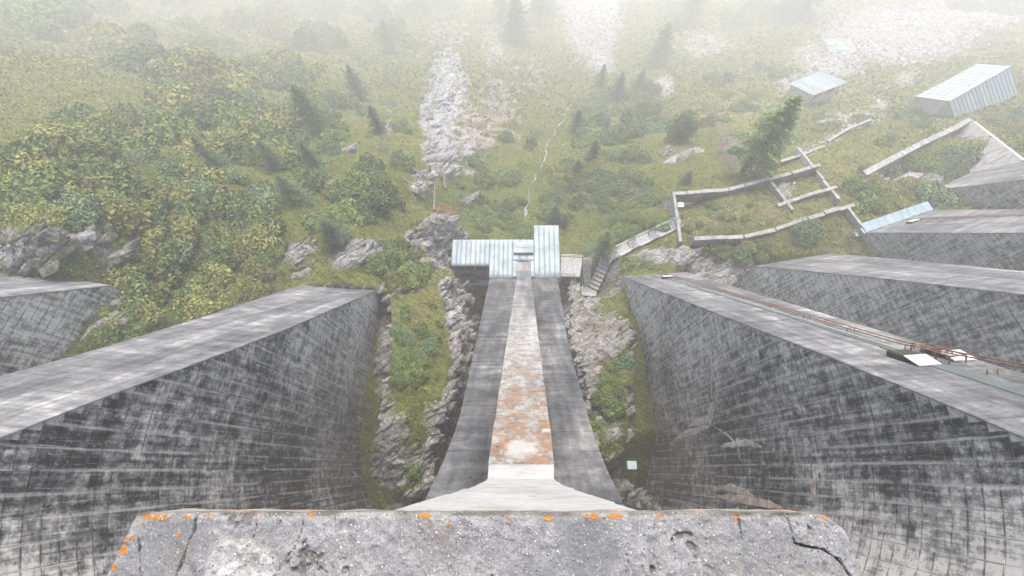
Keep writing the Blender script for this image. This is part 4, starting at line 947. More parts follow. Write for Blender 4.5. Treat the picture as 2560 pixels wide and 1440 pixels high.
# large shed: ridge R0-R1, far slope with eave F0-F1, near slope with eave N0-N1
shd = empty('metal_shed', P(2400, 320, -68), 'large pale shed with ribbed blue-white metal roof on the retaining wall', 'shed')
ANCH = 245
R0, R1 = P(2373, 252, -60.0), P(2524, 166, -60.0); F0, F1 = P(2289, 241, -62.3), P(2445, 159, -62.3); N0, N1 = P(2396, 320, -64.0), P(2546, 232, -64.0)
for (E0, E1, n) in ((F0, F1, 18), (N0, N1, 17)):
    for k in range(n):
        t0, t1 = k/n, (k+1)/n-.004; q = [R0.lerp(R1, t0), R0.lerp(R1, t1), E0.lerp(E1, t1), E0.lerp(E1, t0)]
        o = MB().prism(q, (0, 0, -.1)).build('roof_sheet', M_shed, shd)
        MB().bar(R0.lerp(R1, t1)+Vector((0, 0, .06)), E0.lerp(E1, t1)+Vector((0, 0, .06)), .08, .12).build('seam', M_shed, o)
MB().bar(R0+Vector((0, 0, .1)), R1+Vector((0, 0, .1)), .35, .08).build('ridge_cap', M_shed, shd)
def gable(e0, r, e1, nm):
    k = .93; c = (e0+e1)/2; a, b, d = c+(e0-c)*k, Vector((r.x, r.y, r.z-.25)), c+(e1-c)*k; a.z -= .2; d.z -= .2
    dirv = (R1-R0).normalized()*(.5 if nm else -.5); a, b, d = a+dirv, b+dirv, d+dirv
    base = R0.z-14; V = [a, b, d, Vector((d.x, d.y, base)), Vector((b.x, b.y, base)), Vector((a.x, a.y, base))]
    o2 = dirv.normalized()*.3; me = bpy.data.meshes.new('gable_wall'); VV_ = V+[p+o2 for p in V]; inv_ = parent_world(shd).inverted()
    F_ = [(0, 1, 4, 5), (1, 2, 3, 4), (6, 11, 10, 7), (7, 10, 9, 8), (0, 6, 7, 1), (1, 7, 8, 2), (2, 8, 9, 3), (0, 5, 11, 6)]
    me.from_pydata([tuple(inv_ @ p) for p in VV_], [], F_); me.update(); me.materials.append(M_pale); obj('gable_wall', me, shd)
gable(F0, R0, N0, 1); gable(F1, R1, N1, 0)
for e0, e1 in ((F0, F1), (N0, N1)):
    cc_ = (F0+N0)/2-(F0+N0)/2; m0 = (F0+N0)/2; m1 = (F1+N1)/2; a = m0+(e0-m0)*.92; b = m1+(e1-m1)*.92; a.z = b.z = R0.z-14
    MB().prism([a, b, Vector((b.x, b.y, e0.z-.15)), Vector((a.x, a.y, e0.z-.15))], (Vector((0, 0, 1)).cross(b-a)).normalized()*.25).build('side_wall', M_pale, shd)
# pad with covers
pd = empty('cover_pad', P(2105, 122, -88), 'pale concrete pad with seven small metal covers far up the slope', 'pad')
ANCH = 122
A, B_, C_, D_ = P(2055, 95, -86.2), P(2085, 150, -85.6), P(2152, 150, -85.6), P(2128, 97, -86.2)
MB().prism([A, B_, C_, D_], (0, 0, -1.2)).build('slab', M_ruin, pd)
for i, (u_, v_, su, sv) in enumerate(((.16, .28, .09, .09), (.48, .28, .09, .09), (.80, .28, .09, .09), (.52, .50, .2, .09), (.18, .72, .09, .09), (.50, .72, .09, .09), (.84, .72, .09, .09))):
    f = lambda a_, b_: (A.lerp(D_, a_)).lerp(B_.lerp(C_, a_), b_)+Vector((0, 0, .02))
    MB().prism([f(u_-su, v_-sv), f(u_-su, v_+sv), f(u_+su, v_+sv), f(u_+su, v_-sv)], (0, 0, .35)).build('metal_cover', M_roofblue, pd)
ANCH = None
# long retaining walls under the shed
rw = empty('retaining_wall', P(2165, 438, -66), 'long sloping retaining wall running up to the large shed', 'wall')
tops = [P(2168, 438, -64.5), P(2235, 402, -64.4), P(2310, 362, -64.3), P(2395, 322, -64.2), P(2432, 300, -64.1)]
for a, b in zip(tops[:-1], tops[1:]):
    n = 3
    for k in range(n):
        p0, p1 = a.lerp(b, k/n), a.lerp(b, (k+1)/n-.004); nn = Vector((p1.y-p0.y, p0.x-p1.x, 0)).normalized()
        dep = 2.0+5.0*((p0.x-tops[0].x)/(tops[-1].x-tops[0].x))
        MB().prism([p0, p1, p1-Vector((0, 0, dep))+nn*.3, p0-Vector((0, 0, dep))+nn*.3], -nn*1.0).build('wall_block', M_ret, rw)
rw2 = empty('retaining_wall', P(2432, 300, -64), 'grey retaining wall dropping from the shed corner towards the farthest buttress', 'wall')
a, b = P(2432, 304, -64.1), P(2556, 402, -59.5); n = 7; nn = Vector((-(b.y-a.y), (b.x-a.x), 0)).normalized(); 
if nn.dot(Vector((-1, -.2, 0))) < 0: nn = -nn
for k in range(n):
    p0, p1 = a.lerp(b, k/n), a.lerp(b, (k+1)/n-.003)
    MB().prism([p0, p1, p1+nn*1.5-Vector((0, 0, 6.5)), p0+nn*1.5-Vector((0, 0, 6.5))], -nn*.9).build('wall_block', M_ret, rw2)
    MB().prism([p0+Vector((0, 0, .02)), p1+Vector((0, 0, .02)), p1-nn*.6+Vector((0, 0, .02)), p0-nn*.6+Vector((0, 0, .02))], (0, 0, .25)).build('coping', M_pale, rw2)
# red gate at the foot of the cliff
gt = empty('iron_gate', P(1110, 545, -72), 'rust-red iron gate in the rock behind the left end of the zinc roof', 'gate')
g0, g1 = P(1098, 520, -71), P(1120, 535, -72)
for k in range(7):
    c = g0.lerp(g1, k/6); MB().bar(c-Vector((0, 0, 1.6)), c+Vector((0, 0, .9)), .16).build('bar', M_door, gt)
MB().bar(g0+Vector((0, 0, .9)), g1+Vector((0, 0, .9)), .2).bar(g0-Vector((0, 0, .4)), g1-Vector((0, 0, .4)), .15).build('cross_bar', M_door, gt)

# stream
sp = [(1300, 590), (1312, 560), (1318, 520), (1322, 480), (1345, 430), (1362, 395), (1372, 360), (1395, 320), (1415, 290), (1418, 262)]
xs_ = np.interp(np.linspace(0, 9, 90), range(10), [q[0] for q in sp]); ys_ = np.interp(np.linspace(0, 9, 90), range(10), [q[1] for q in sp])
xs_ = xs_+(fbm(ys_, ys_*0, .08, 3, 4)-.5)*16; S = surf(xs_, ys_)
wd = .05+.3*fbm(ys_, ys_*0, .09, 3, 14)**2*1.6
V = []; 
for i in range(90):
    V += [(S[i, 0]-wd[i], S[i, 1], S[i, 2]+.16), (S[i, 0]+wd[i], S[i, 1]+.1, S[i, 2]+.16)]
V += [(a, b, c-.5) for a, b, c in V]; F = [(2*i, 2*i+1, 2*i+3, 2*i+2) for i in range(89)]
obj('stream', npmesh('stream', V, F, M_water, True), kind='structure')

# ------------------------------------------------------------------ vegetation
def leaves(n, cen, size, up=.35, nrm=None):
    """n leaf-sized quads at the points cen"""
    a = rng.normal(size=(n, 3)); a /= np.linalg.norm(a, axis=1)[:, None]; d = nrm if nrm is not None else rng.normal(size=(n, 3)); d = d+np.array([0, 0, up]); 
    a = a-d*(np.sum(a*d, 1)/np.sum(d*d, 1))[:, None]; a /= np.linalg.norm(a, axis=1)[:, None]+1e-9; b = np.cross(d, a); b /= np.linalg.norm(b, axis=1)[:, None]+1e-9
    s = size*(.6+.8*rng.random((n, 1)))
    q = np.stack([cen-a*s, cen-b*s*.62, cen+a*s, cen+b*s*.62], 1).reshape(-1, 3)
    return q, np.arange(4*n).reshape(n, 4)
def bush_mesh(seed, mat, n=1500, lobes=9, size=.13, flat=.75):
    rng_ = np.random.default_rng(seed); L = []
    for k in range(lobes):
        a = rng_.random()*6.28; r = .68*rng_.random()**.6; L.append((r*math.cos(a), r*math.sin(a), .35+.45*rng_.random()-.3*r, .26+.24*rng_.random()))
    L = np.array(L); pick = rng_.integers(0, lobes, n); d = rng_.normal(size=(n, 3)); d /= np.linalg.norm(d, axis=1)[:, None]
    rr = L[pick, 3]*(.72+.38*rng_.random(n)**.5); c = L[pick, :3]+d*rr[:, None]; c[:, 2] = np.maximum(c[:, 2]*flat, .02)
    q, f = leaves(n, c, size, .25, d*.8+.5*rng_.normal(size=(n, 3)))
    return npmesh('foliage', q, f, mat)
def conifer_mesh(seed, mat, h=10., r=2.2, n=2600, droop=.25, size=.16, start=.1, feather=.0):
    g = np.random.default_rng(seed); nb = int(h*9); q = []; dirs = []
    for k in range(nb):
        t = start+(1-start)*(k+.5)/nb; z = h*t; L = r*(1-t)**.75*(.65+.6*g.random())+.12; a = k*2.399+g.random()*.8
        m = max(4, int(n/nb*(L/r*1.6+.2))); s = (g.random(m))**.7*L
        w_ = .20*(1-s/L*.5)*min(1, L); x = np.cos(a)*s; y = np.sin(a)*s; o = g.normal(size=(m, 3))*w_[:, None]*np.array([1, 1, .6])
        q.append(np.stack([x, y, z-droop*s+.12*s*s/L], 1)+o); dd = np.tile(np.array([math.cos(a)*.3, math.sin(a)*.3, .9]), (m, 1)); dirs.append(dd+g.normal(size=(m, 3))*.45)
    c = np.vstack(q); d = np.vstack(dirs); Q, f = leaves(len(c), c, size, .1, d); return npmesh('foliage', Q, f, mat)
def trunk_mesh(h, r, seed=0, limbs=0, spread=1., mat=None):
    m = MB(); g = random.Random(seed); p = Vector((0, 0, -.5)); n = 5
    for k in range(n):
        q = Vector((g.uniform(-.08, .08)*h*.1, g.uniform(-.08, .08)*h*.1, h*(k+1)/n)); m.tube(p, q, r*(1-.8*k/n), r*(1-.8*(k+1)/n), 6); p = q
    for k in range(limbs):
        a = g.random()*6.28; z = h*(.2+.5*g.random()); L = spread*g.uniform(.5, 1); m.tube((0, 0, z), (L*math.cos(a), L*math.sin(a), z+L*.6), r*.4, r*.1, 5)
    return m.mesh('trunk', mat or M_bark)
PROT = {}
def proto(kind, k):
    if (kind, k) in PROT: return PROT[kind, k]
    mats = dict(green=M_green, yellow=M_yellow, blue=M_blue, larch=M_larch, spruce=M_spruce, juniper=M_blue)
    if kind in ('green', 'yellow'):
        fo = bush_mesh(100+k+(50 if kind == 'yellow' else 0), mats[kind], 4200, 12+k*3, .072); tr = trunk_mesh(.55, .05, k, 5, .5)
    elif kind == 'juniper': fo = bush_mesh(300+k, M_blue, 4200, 15, .058, .6); tr = trunk_mesh(.4, .04, k, 5, .6)
    elif kind == 'larch': fo = conifer_mesh(400+k, M_larch, 10, 3.6, 9000, .05, .11, .04); tr = trunk_mesh(9.5, .16, k, 0)
    elif kind == 'blue': fo = conifer_mesh(500+k, M_blue, 10, 3.3, 9000, .2, .11, .03); tr = trunk_mesh(9.5, .16, k, 0)
    elif kind == 'spruce': fo = conifer_mesh(600+k, M_spruce, 10, 3.1, 9000, .3, .11, .03); tr = trunk_mesh(9.5, .17, k, 0)
    elif kind == 'tall': fo = conifer_mesh(700, M_larch, 10, 2.5, 12000, .12, .085, .2); tr = trunk_mesh(9.6, .20, 3, 0)
    elif kind == 'round': fo = bush_mesh(800, M_larch, 9000, 20, .036, 1.25); tr = trunk_mesh(.9, .04, 3, 6, .5)
    PROT[kind, k] = (fo, tr); return PROT[kind, k]
NM = dict(green='leafy_shrub', yellow='yellowing_shrub', juniper='juniper_bush', larch='larch_tree', blue='pine_tree', spruce='spruce_tree', tall='larch_tree', round='round_tree')
CT = dict(green='shrub', yellow='shrub', juniper='shrub', larch='tree', blue='tree', spruce='tree', tall='tree', round='tree')
def plant(kind, p, s, label, group=None, zs_=1., k=None, sink=.0):
    k = random.randrange(3) if k is None else k; fo, tr = proto(kind, k if kind not in ('tall', 'round') else 0)
    E = empty(NM[kind], Vector(p)-Vector((0, 0, sink)), label, CT[kind], group, rz=random.random()*6.28)
    E.scale = (s, s*random.uniform(.85, 1.15), s*zs_)
    o1 = obj('crown' if CT[kind] == 'tree' else 'foliage', fo, E); obj('trunk' if CT[kind] == 'tree' else 'stem', tr, E); return E
# singled-out trees: (kind, px, py of the foot, height in metres, width factor, label)
solo = [
 ('tall', 1855, 430, 17.5, 1.25, 'tall larch leaning over the brush pile and the terrace walls, trunk bare at its foot'),
 ('round', 1686, 352, 5.6, 1., 'round light green tree with forked trunk standing alone above the rock slabs'),
 ('larch', 1500, 632, 7.5, 1.15, 'bright feathery larch beside the upper stairs'),
 ('blue', 845, 600, 6.5, 1.1, 'blue-green pine above the grey rock face left of the centre'),
 ('blue', 560, 425, 9.5, .8, 'slender blue-green pine among yellow shrubs on the left slope'),
 ('larch', 800, 330, 14., .9, 'tall pale green larch near the upper centre of the left slope'),
 ('blue', 745, 500, 8., .9, 'pine at the right end of the shrubs on the left slope'),
 ('blue', 700, 420, 9., .75, 'pine between the slender pine and the rocky rib'),
 ('blue', 800, 430, 9., .8, 'pine standing left of the small pink outcrop'),
 ('juniper', 200, 545, 2.6, 1.3, 'wide feathery juniper above the left rock outcrop'),
 ('juniper', 255, 580, 1.8, 1.1, 'small juniper at the right end of the left rock outcrop'),
 ('blue', 905, 250, 13, .8, 'hazy pine left of the pale cliff'),
 ('blue', 950, 330, 9, .8, 'pine just below the hazy pine by the pale cliff'),
 ('larch', 980, 130, 13, .9, 'hazy light larch at the top left of the pale cliff'),
 ('spruce', 1290, 110, 16, 1.1, 'big dark spruce at the top of the pale cliff'),
 ('spruce', 1255, 60, 14, 1., 'dark spruce behind the big spruce at the top edge'),
 ('spruce', 1345, 55, 15, 1., 'dark spruce right of the big spruce at the top edge'),
 ('spruce', 1950, 55, 15, 1.3, 'dark spruce group at the top edge above the track'),
 ('spruce', 2000, 45, 13, 1.2, 'dark spruce right of the group at the top edge'),
 ('larch', 1640, 160, 13, 1.1, 'broad pale larch right of the white scree'),
 ('larch', 1720, 60, 13, 1., 'pale larch near the top edge right of the white scree'),
 ('spruce', 1540, 250, 9, 1.1, 'dark spruce below the white scree'),
 ('spruce', 1500, 220, 8, 1., 'small dark spruce left of the one below the scree'),
 ('spruce', 1590, 235, 8, 1.1, 'dark spruce right of the one below the scree'),
 ('spruce', 1440, 330, 7, 1., 'dark spruce beside the upper stream'),
 ('spruce', 1480, 400, 6.5, 1.1, 'upper of the dark spruces between stream and terrace'),
 ('spruce', 1440, 440, 5.5, 1.1, 'dark spruce beside the middle stream'),
 ('spruce', 1385, 555, 5.5, 1.1, 'dark spruce behind the top right corner of the zinc roof'),
 ('spruce', 1410, 560, 4., 1., 'small dark spruce right of the one behind the roof corner'),
 ('spruce', 1712, 455, 3.6, 1.3, 'small black-green conifer behind the terrace wall'),
 ('juniper', 2010, 585, 2.6, 1.2, 'dark green juniper at the near edge of the terrace'),
 ('juniper', 2290, 300, 2.6, 1., 'grey-green bush in front of the shed gable'),
 ('juniper', 2380, 400, 4., 1.2, 'dark bush in the corner below the retaining walls'),
 ('juniper', 2330, 500, 3., 1.2, 'dark bush left of the farthest buttress'),
 ('juniper', 1010, 857, 1.25, 1.1, 'left of the two blue-green dwarf pines on the left rock ridge'),
 ('juniper', 1062, 868, 1.25, 1.1, 'right of the two blue-green dwarf pines on the left rock ridge'),
 ('green', 1040, 935, 1.3, 1., 'bright green shrub in the middle of the left rock ridge'),
 ('green', 1030, 1170, 1.1, 1., 'shrub on the lower tip of the left rock ridge'),
 ('green', 1085, 1140, 1.0, 1., 'blue-green shrub on the right side of the ridge tip'),
 ('juniper', 1555, 915, 1.7, 1., 'dark juniper against the wall on the right rock ridge'),
 ('green', 1530, 1010, 1.6, 1., 'leafy shrub halfway down the right rock ridge'),
 ('yellow', 1560, 950, 1.1, 1., 'yellow shrub below the dark juniper on the right rock ridge'),
 ('green', 1010, 700, 2.2, 1., 'leafy shrub at the top of the left rock ridge'),
 ('yellow', 1110, 700, 1.6, 1., 'lime-yellow shrub beside the rock face left of the footbridge'),
 ('juniper', 1650, 740, 1.2, 1., 'small dark bush at the root of the cliff') ,
 ('larch', 1370, 40, 12, 1., 'pale larch in haze at the top edge'),
 ('green', 1960, 690, 2.2, 1., 'leafy bush growing at the toe of the second buttress right of centre'),
]
solo = [q for q in solo if q[1] != 1650]
S = surf([q[1] for q in solo], [q[2] for q in solo])
for q, p in zip(solo, S):
    fs = far(q[2]); q = (q[0], q[1], q[2], q[3]*fs*(.72 if q[1] < 1000 and q[0] in ('blue', 'larch') else 1.), q[4]*(1.25 if q[1] < 1000 else 1.), q[5])
    tree = CT[q[0]] == 'tree'
    if q[0] == 'round': plant('round', p, 3.1*fs, q[5], zs_=1.9)
    elif tree: plant(q[0], p, q[3]/10*q[4], q[5], zs_=1/q[4], sink=.2)
    else: plant(q[0], p, q[3], q[5], sink=.15)
# shrubs by area of the slope. (name of the place, polygon in the photograph, number, kinds, size)
areas = [
 ('on the lower left slope behind the big left buttress', [(300, 640), (700, 560), (690, 720), (500, 790), (280, 800)], 34, 'gggyy', (1.2, 2.1)),
 ('on the left slope below the slender pine', [(60, 430), (560, 420), (700, 520), (640, 640), (280, 620), (40, 540)], 46, 'ggyyj', (1.4, 2.7)),
 ('in the middle of the left slope', [(150, 320), (480, 230), (720, 260), (760, 420), (520, 400), (100, 420)], 42, 'yyggg', (1.8, 3.3)),
 ('high on the hazy left slope', [(260, 120), (700, 20), (860, 120), (780, 260), (420, 230)], 30, 'yygg', (2.6, 4.4)),
 ('in the top left corner', [(0, 0), (500, 0), (260, 60), (0, 110)], 12, 'gg', (3., 4.8)),
 ('at the top edge left of the pale cliff', [(560, 0), (1180, 0), (1000, 120), (850, 90)], 14, 'ggj', (3.2, 5.)),
 ('between the pines and the pale cliff', [(700, 260), (980, 180), (1030, 420), (980, 560), (800, 600)], 26, 'gggj', (1.4, 2.6)),
 ('on the ledges above the left rock ridge', [(930, 640), (1060, 590), (1080, 700), (960, 720)], 9, 'ggy', (1., 1.7)),
 ('in the gully behind the zinc roof', [(1130, 460), (1290, 430), (1330, 560), (1300, 600), (1150, 600)], 18, 'ggg', (1.1, 2.)),
 ('on the left bank of the stream', [(1180, 350), (1350, 320), (1310, 450), (1160, 430)], 8, 'gyj', (1.1, 2.1)),
 ('on the right bank of the stream', [(1380, 400), (1600, 350), (1640, 480), (1500, 540), (1350, 560)], 34, 'ggyj', (1.2, 2.3)),
 ('between the stream and the round tree', [(1430, 260), (1640, 230), (1660, 340), (1450, 380)], 22, 'gggj', (1.8, 3.)),
 ('above the upper stairs', [(1540, 540), (1650, 480), (1660, 560), (1560, 610)], 9, 'ggy', (1., 1.7)),
 ('on the slope below the terrace wall', [(1740, 620), (1930, 600), (1960, 640), (1780, 650)], 10, 'ygg', (.8, 1.4)),
 ('right of the terrace walls', [(2110, 430), (2260, 400), (2330, 440), (2250, 520), (2140, 540)], 16, 'yyg', (1.1, 1.9)),
 ('in the grass on the terrace', [(1700, 500), (1900, 490), (1950, 560), (1720, 580)], 8, 'yg', (.5, .9)),
 ('beside the track below the shed', [(2200, 300), (2330, 270), (2330, 350), (2200, 380)], 8, 'ggy', (1.2, 2.)),
 ('in the corner of the retaining walls', [(2300, 420), (2420, 370), (2440, 410), (2350, 440)], 6, 'gg', (1.2, 2.)),
 ('right of the farthest retaining wall', [(2470, 300), (2560, 280), (2560, 380), (2530, 370)], 6, 'yg', (1.2, 2.)),
 ('at the top edge right of the scree', [(1700, 0), (2100, 0), (1900, 60), (1640, 80)], 10, 'gj', (2.6, 4.)),
 ('between round tree and small hut', [(1740, 200), (1950, 160), (1960, 260), (1760, 330)], 12, 'gyj', (1.2, 2.4)),
 ('between small hut and track', [(2040, 290), (2180, 270), (2160, 330), (2020, 350)], 6, 'yg', (.8, 1.5)),
 ('in the top right corner', [(2330, 0), (2560, 0), (2560, 40), (2400, 30)], 8, 'jj', (3., 4.5)),
 ('in the gap beside the big left buttress', [(255, 720), (330, 720), (320, 860), (240, 870)], 8, 'gyg', (.8, 1.4)),
 ('on the right rock ridge', [(1470, 950), (1560, 900), (1540, 1050), (1480, 1080)], 9, 'gyg', (.5, .9)),
 ('on the left rock ridge', [(975, 760), (1110, 760), (1100, 950), (990, 1000)], 14, 'ggyj', (.4, .85)),
 ('behind the foot of the right buttress', [(1560, 650), (1700, 655), (1740, 680), (1560, 672)], 7, 'ggy', (.6, 1.)),
]
K = dict(g='green', y='yellow', j='juniper'); W_ = dict(g='green shrub', y='yellowing shrub', j='needled bush')
pl = []
for (where, poly, n, kinds, (s0, s1_)) in areas:
    X0, X1 = min(p[0] for p in poly), max(p[0] for p in poly); Y0, Y1 = min(p[1] for p in poly), max(p[1] for p in poly); c = 0; got = []
    n = int(n*1.35)
    while len(got) < n and c < 4000:
        c += 1; x, y = random.uniform(X0, X1), random.uniform(Y0, Y1)
        if poly_sd(np.array([x]), np.array([y]), poly)[0] > 0: continue
        if blobs(rockb, np.array([x]), np.array([y]))[0] > .75: continue
        if any(abs(x-a)+abs(y-b) < 16 for a, b in got): continue
        got.append((x, y)); pl.append((x, y, random.choice(kinds), random.uniform(s0, s1_), where))
S = surf([q[0] for q in pl], [q[1] for q in pl])
ORD = 'first second third fourth fifth sixth seventh eighth ninth tenth eleventh twelfth thirteenth fourteenth fifteenth sixteenth seventeenth eighteenth nineteenth twentieth'.split()
fam = {}
for i, q in enumerate(pl):
    lo, hi = next((a[4] for a in areas if a[0] == q[4])); t_ = (q[3]-lo)/(hi-lo); size_ = 'small' if t_ < .34 else ('large' if t_ > .67 else 'middling')
    fam.setdefault((size_, q[2], q[4]), []).append(i)
for (size_, kd, where), ii in fam.items():
    ii.sort(key=lambda i: pl[i][0])
    for n_, i in enumerate(ii):
        q = pl[i]; lb = f'{ORD[n_]} {size_} {W_[kd]} from left {where}' if len(ii) > 1 else f'only {size_} {W_[kd]} {where}'
        plant(K[kd], S[i], 1.18*q[3]*far(q[1]), lb, f'{W_[kd]}s {where}', zs_=random.uniform(.75, 1.1), sink=.12*q[3])

# ground cover: low leaves, grass and weeds over the whole terrain, one mass
def scatter(n, x0, x1, y0, y1):
    """points spread evenly over the picture area, dropped on the terrain"""
    px = rng.uniform(x0, x1, n); py = rng.uniform(y0, y1, n); return px, py
NT_ = 420000
# choose terrain cells by the area they cover in the picture
ax_ = np.abs((PXg[1:, 1:]-PXg[:-1, :-1])*(PYg[1:, :-1]-PYg[:-1, 1:])-(PXg[1:, :-1]-PXg[:-1, 1:])*(PYg[1:, 1:]-PYg[:-1, :-1]))
inside = (PXg[:-1, :-1] > -150) & (PXg[:-1, :-1] < 2710) & (PYg[:-1, :-1] > -120) & (PYg[:-1, :-1] < 1330)
wt = ax_*inside*(1-.93*ROCKg[:-1, :-1]); wt = np.minimum(wt, np.percentile(wt[inside], 99.5)); pr = (wt/wt.sum()).ravel()
pickc = rng.choice(len(pr), NT_, p=pr); j, i = np.divmod(pickc, nx-1); fu, fv = rng.random(NT_), rng.random(NT_)
X = gx[i]+(gx[i+1]-gx[i])*fu; Y = gy[j]+(gy[j+1]-gy[j])*fv
Z = (GZ[j, i]*(1-fu)+GZ[j, i+1]*fu)*(1-fv)+(GZ[j+1, i]*(1-fu)+GZ[j+1, i+1]*fu)*fv
dist = np.sqrt(X*X+Y*Y+Z*Z); cl = fbm(X, Y, .5, 4, 61); cl2 = fbm(X, Y, 1.6, 3, 62)
hgt = (.05+1.5*sstep(.47, .62, cl)*(1-.8*sstep(100, 170, dist))+.35*cl2)*(1-.6*DRYg[j, i])*(.4+.6*(1-ROCKg[j, i])); Zc = Z+hgt*rng.random(NT_)
cc = Cg[j, i]; tone = (.5+.8*sstep(.3, .66, cl)[:, None]+.5*(cl2[:, None]-.4)); rnd = rng.random((NT_, 1))  # clumps lighter, gaps darker: shade between clumps put into the leaf colour
cc = cc*tone*np.where(rnd < .12, np.array([[1.7, 1.45, .9]]), np.where(rnd > .8, np.array([[.6, .85, .6]]), np.array([[1., 1.05, 1.]])))
fr2 = sstep(90, 150, dist)[:, None]; cc = cc*(1-.7*fr2)+Cg[j, i]*(.9+.3*cl2[:, None])*.7*fr2; cc = np.clip(cc*(1+.18*fr2), .008, .32)
size = (dist/FPX*1.75)*(1+.9*sstep(110, 200, dist))*(.6+.5*rng.random(NT_))
Q, F = leaves(NT_, np.stack([X, Y, Zc], 1), 1., .55); Q = Q.reshape(NT_, 4, 3); ctr = Q.mean(1, keepdims=True); Q = ctr+(Q-ctr)*size[:, None, None]
me = npmesh('ground_cover', Q.reshape(-1, 3), F, M_tuft, False, colr=np.repeat(cc, 4, axis=0))
tag(obj('ground_cover', me, kind='stuff'), 'low weeds, grass and leafy ground cover over the slopes', 'ground cover')

# scree and loose stones, one mass
NS = 26000
sbg = blobs(screeb, PXg, PYg)[:-1, :-1]; rbg = ROCKg[:-1, :-1]
wt = ax_*inside*(sstep(.35, .8, sbg)+.10*rbg+.0); wt = np.minimum(wt, np.percentile(wt[inside], 99.5)); pr = (wt/wt.sum()).ravel()
pickc = rng.choice(len(pr), NS, p=pr); j, i = np.divmod(pickc, nx-1); fu, fv = rng.random(NS), rng.random(NS)
X = gx[i]+(gx[i+1]-gx[i])*fu; Y = gy[j]+(gy[j+1]-gy[j])*fv; Z = GZ[j, i]
dist = np.sqrt(X*X+Y*Y+Z*Z); rr = dist/FPX*(.9+2.4*rng.random(NS)**4)
VV = np.stack([X, Y, Z+rr*.2], 1)[:, None]+base[None]*rr[:, None, None]*(.6+.7*rng.random((NS, 8, 1)))
FF = (np.arange(NS)[:, None, None]*8+ff[None]).reshape(-1, 3); gc = np.repeat(np.array([[.30, .29, .275]])*(.8+.3*rng.random((NS, 1))), 8, axis=0)
tag(obj('loose_stones', npmesh('loose_stones', VV.reshape(-1, 3), FF, M_tuft, False, colr=gc), kind='stuff'), 'pale loose stones scattered over scree and cliffs', 'stones')

# broken rock standing out of the cliffs and ridges, one mass
NR = 8000
g_ = (1+5**.5)/2; ico = np.array([(-1, g_, 0), (1, g_, 0), (-1, -g_, 0), (1, -g_, 0), (0, -1, g_), (0, 1, g_), (0, -1, -g_), (0, 1, -g_), (g_, 0, -1), (g_, 0, 1), (-g_, 0, -1), (-g_, 0, 1)])/1.9
icf = np.array([(0, 11, 5), (0, 5, 1), (0, 1, 7), (0, 7, 10), (0, 10, 11), (1, 5, 9), (5, 11, 4), (11, 10, 2), (10, 7, 6), (7, 1, 8), (3, 9, 4), (3, 4, 2), (3, 2, 6), (3, 6, 8), (3, 8, 9), (4, 9, 5), (2, 4, 11), (6, 2, 10), (8, 6, 7), (9, 8, 1)])
rk = ROCKg[:-1, :-1]; rbb = np.clip(blobs(rockb, PXg, PYg)[:-1, :-1], 0, 1)
pxc, pyc = PXg[:-1, :-1], PYg[:-1, :-1]; nost = ~((pxc > 1440) & (pxc < 1535) & (pyc > 625) & (pyc < 752)) & ~((pxc > 1500) & (pxc < 1715) & (np.abs(pyc-(662-(pxc-1514)*.56)) < 26))
wt = ax_*inside*nost*np.clip(rk*1.2-.35, 0, 1)*(.25+rbb)*(1-sstep(.4, .7, sbg))*(1-.96*sstep(78, 105, np.hypot(GY, GZ)[:-1, :-1])); wt = np.minimum(wt, np.percentile(wt[inside], 99.7)); pr = (wt/wt.sum()).ravel()
pickc = rng.choice(len(pr), NR, p=pr); j, i = np.divmod(pickc, nx-1); X = gx[i]+(gx[i+1]-gx[i])*rng.random(NR); Y = gy[j]+(gy[j+1]-gy[j])*rng.random(NR); Z = GZ[j, i]
dist = np.sqrt(X*X+Y*Y+Z*Z); rr = np.clip(dist/FPX*(4.+16*rng.random(NR)**2), .15, 2.1)
scl = np.stack([1.1+.9*rng.random(NR), .45+.35*rng.random(NR), .5+.5*rng.random(NR)], 1); an = .6+.22*rng.normal(size=NR)
v = ico[None]*scl[:, None]*(.75+.5*rng.random((NR, 12, 1))); ca, sa = np.cos(an)[:, None], np.sin(an)[:, None]; tl_ = .5+.3*rng.normal(size=NR)[:, None]
vx = v[..., 0]*ca-v[..., 1]*sa; vy = v[..., 0]*sa+v[..., 1]*ca; vz = v[..., 2]+vx*tl_*.5
VV = np.stack([X[:, None]+vx*rr[:, None], Y[:, None]+vy*rr[:, None], Z[:, None]+vz*rr[:, None]*.8-.32*rr[:, None]], -1).reshape(-1, 3)
FF = (np.arange(NR)[:, None, None]*12+icf[None]).reshape(-1, 3); gc = np.repeat(np.clip(Cg[j, i], .05, .5)*(.8+.5*rng.random((NR, 1))), 12, axis=0)
tag(obj('broken_rock', npmesh('broken_rock', VV, FF, M_ground, False, colr=gc), kind='stuff'), 'broken grey rock ledges and blocks on the cliffs and ridges', 'rock')

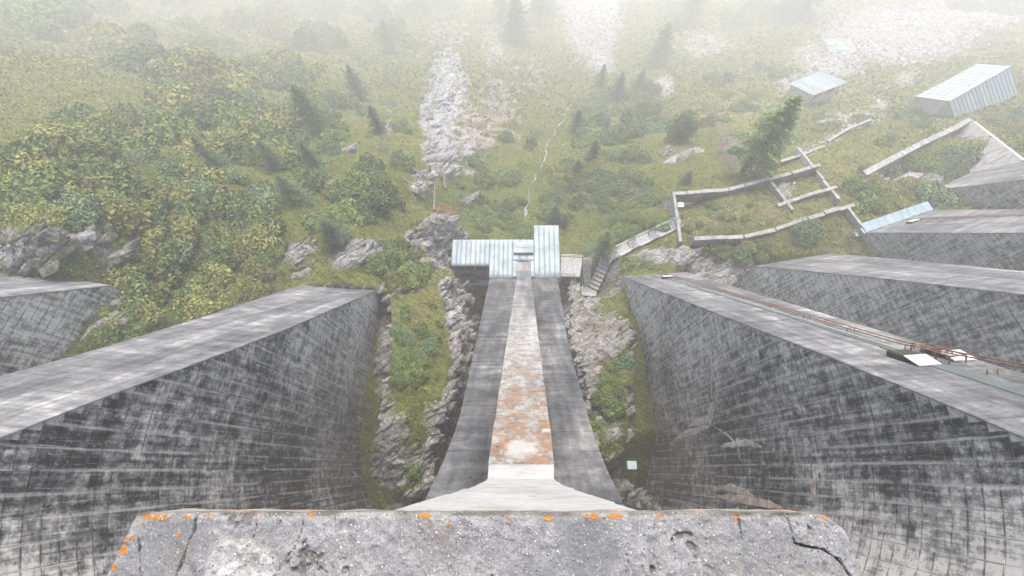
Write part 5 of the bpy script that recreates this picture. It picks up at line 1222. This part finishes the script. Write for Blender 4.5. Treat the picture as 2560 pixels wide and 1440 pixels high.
# fallen and dead trunks
dead = [((1090, 410), (1086, 530), 'bare dead trunk hanging below the pale cliff'), ((1104, 405), (1114, 475), 'shorter bare trunk right of the dead trunk below the pale cliff'), ((1540, 520), (1610, 487), 'fallen bare trunk on the slope left of the terrace'),
        ((1232, 440), (1262, 422), 'thin fallen trunk on the left bank of the stream'), ((1425, 425), (1480, 445), 'thin fallen trunk on the right bank of the stream'), ((1000, 445), (1040, 470), 'grey fallen trunk at the foot of the white rock')]
for a, b, lb in dead:
    S = surf([a[0], b[0]], [a[1], b[1]]); E = empty('fallen_tree', S[0], lb, 'dead trunk'); m = MB(); p0, p1 = Vector(S[0])+Vector((0, 0, .5)), Vector(S[1])+Vector((0, 0, .5)); m.tube(p0, p1, .09, .2, 7); m.build('trunk', M_wood, E)
    m = MB()
    for k in range(5): q = p0.lerp(p1, .1+.15*k); m.tube(q, q+Vector((random.uniform(-1, 1), random.uniform(-.8, .8), random.uniform(.2, .8))), .05, .015, 5)
    m.build('branch', M_wood, E)
for (x, y, lb) in ((360, 410, 'tangle of bare grey branches in the middle of the left slope'), (960, 380, 'bare branches beside the white rock'), (1600, 505, 'bare branches on the slope left of the terrace corner')):
    c = Vector(surf(x, y)[0]); E = tag(obj('dead_bush', MB().mesh('t', M_wood)), lb, 'dead bush'); m = MB()
    for k in range(26):
        p0 = Vector((random.uniform(-.5, .5), random.uniform(-.5, .5), 0)); 
        d = Vector((random.uniform(-1, 1), random.uniform(-1, 1), random.uniform(.3, .8))).normalized()
        for s in range(3):
            p1 = p0+d*random.uniform(.6, 1.1); m.tube(p0, p1, .05-.013*s, .037-.013*s, 4); p0 = p1; d = (d+Vector((random.uniform(-.5, .5), random.uniform(-.5, .5), random.uniform(-.4, .1)))).normalized()
    E.data = m.mesh('dead_bush', M_wood); E.location = c+Vector((0, 0, .3))
for o in list(bpy.data.meshes):
    if o.users == 0: bpy.data.meshes.remove(o)
print('objects', len(bpy.data.objects), 'tris', sum(len(o.data.polygons) for o in bpy.data.objects if o.type == 'MESH'))
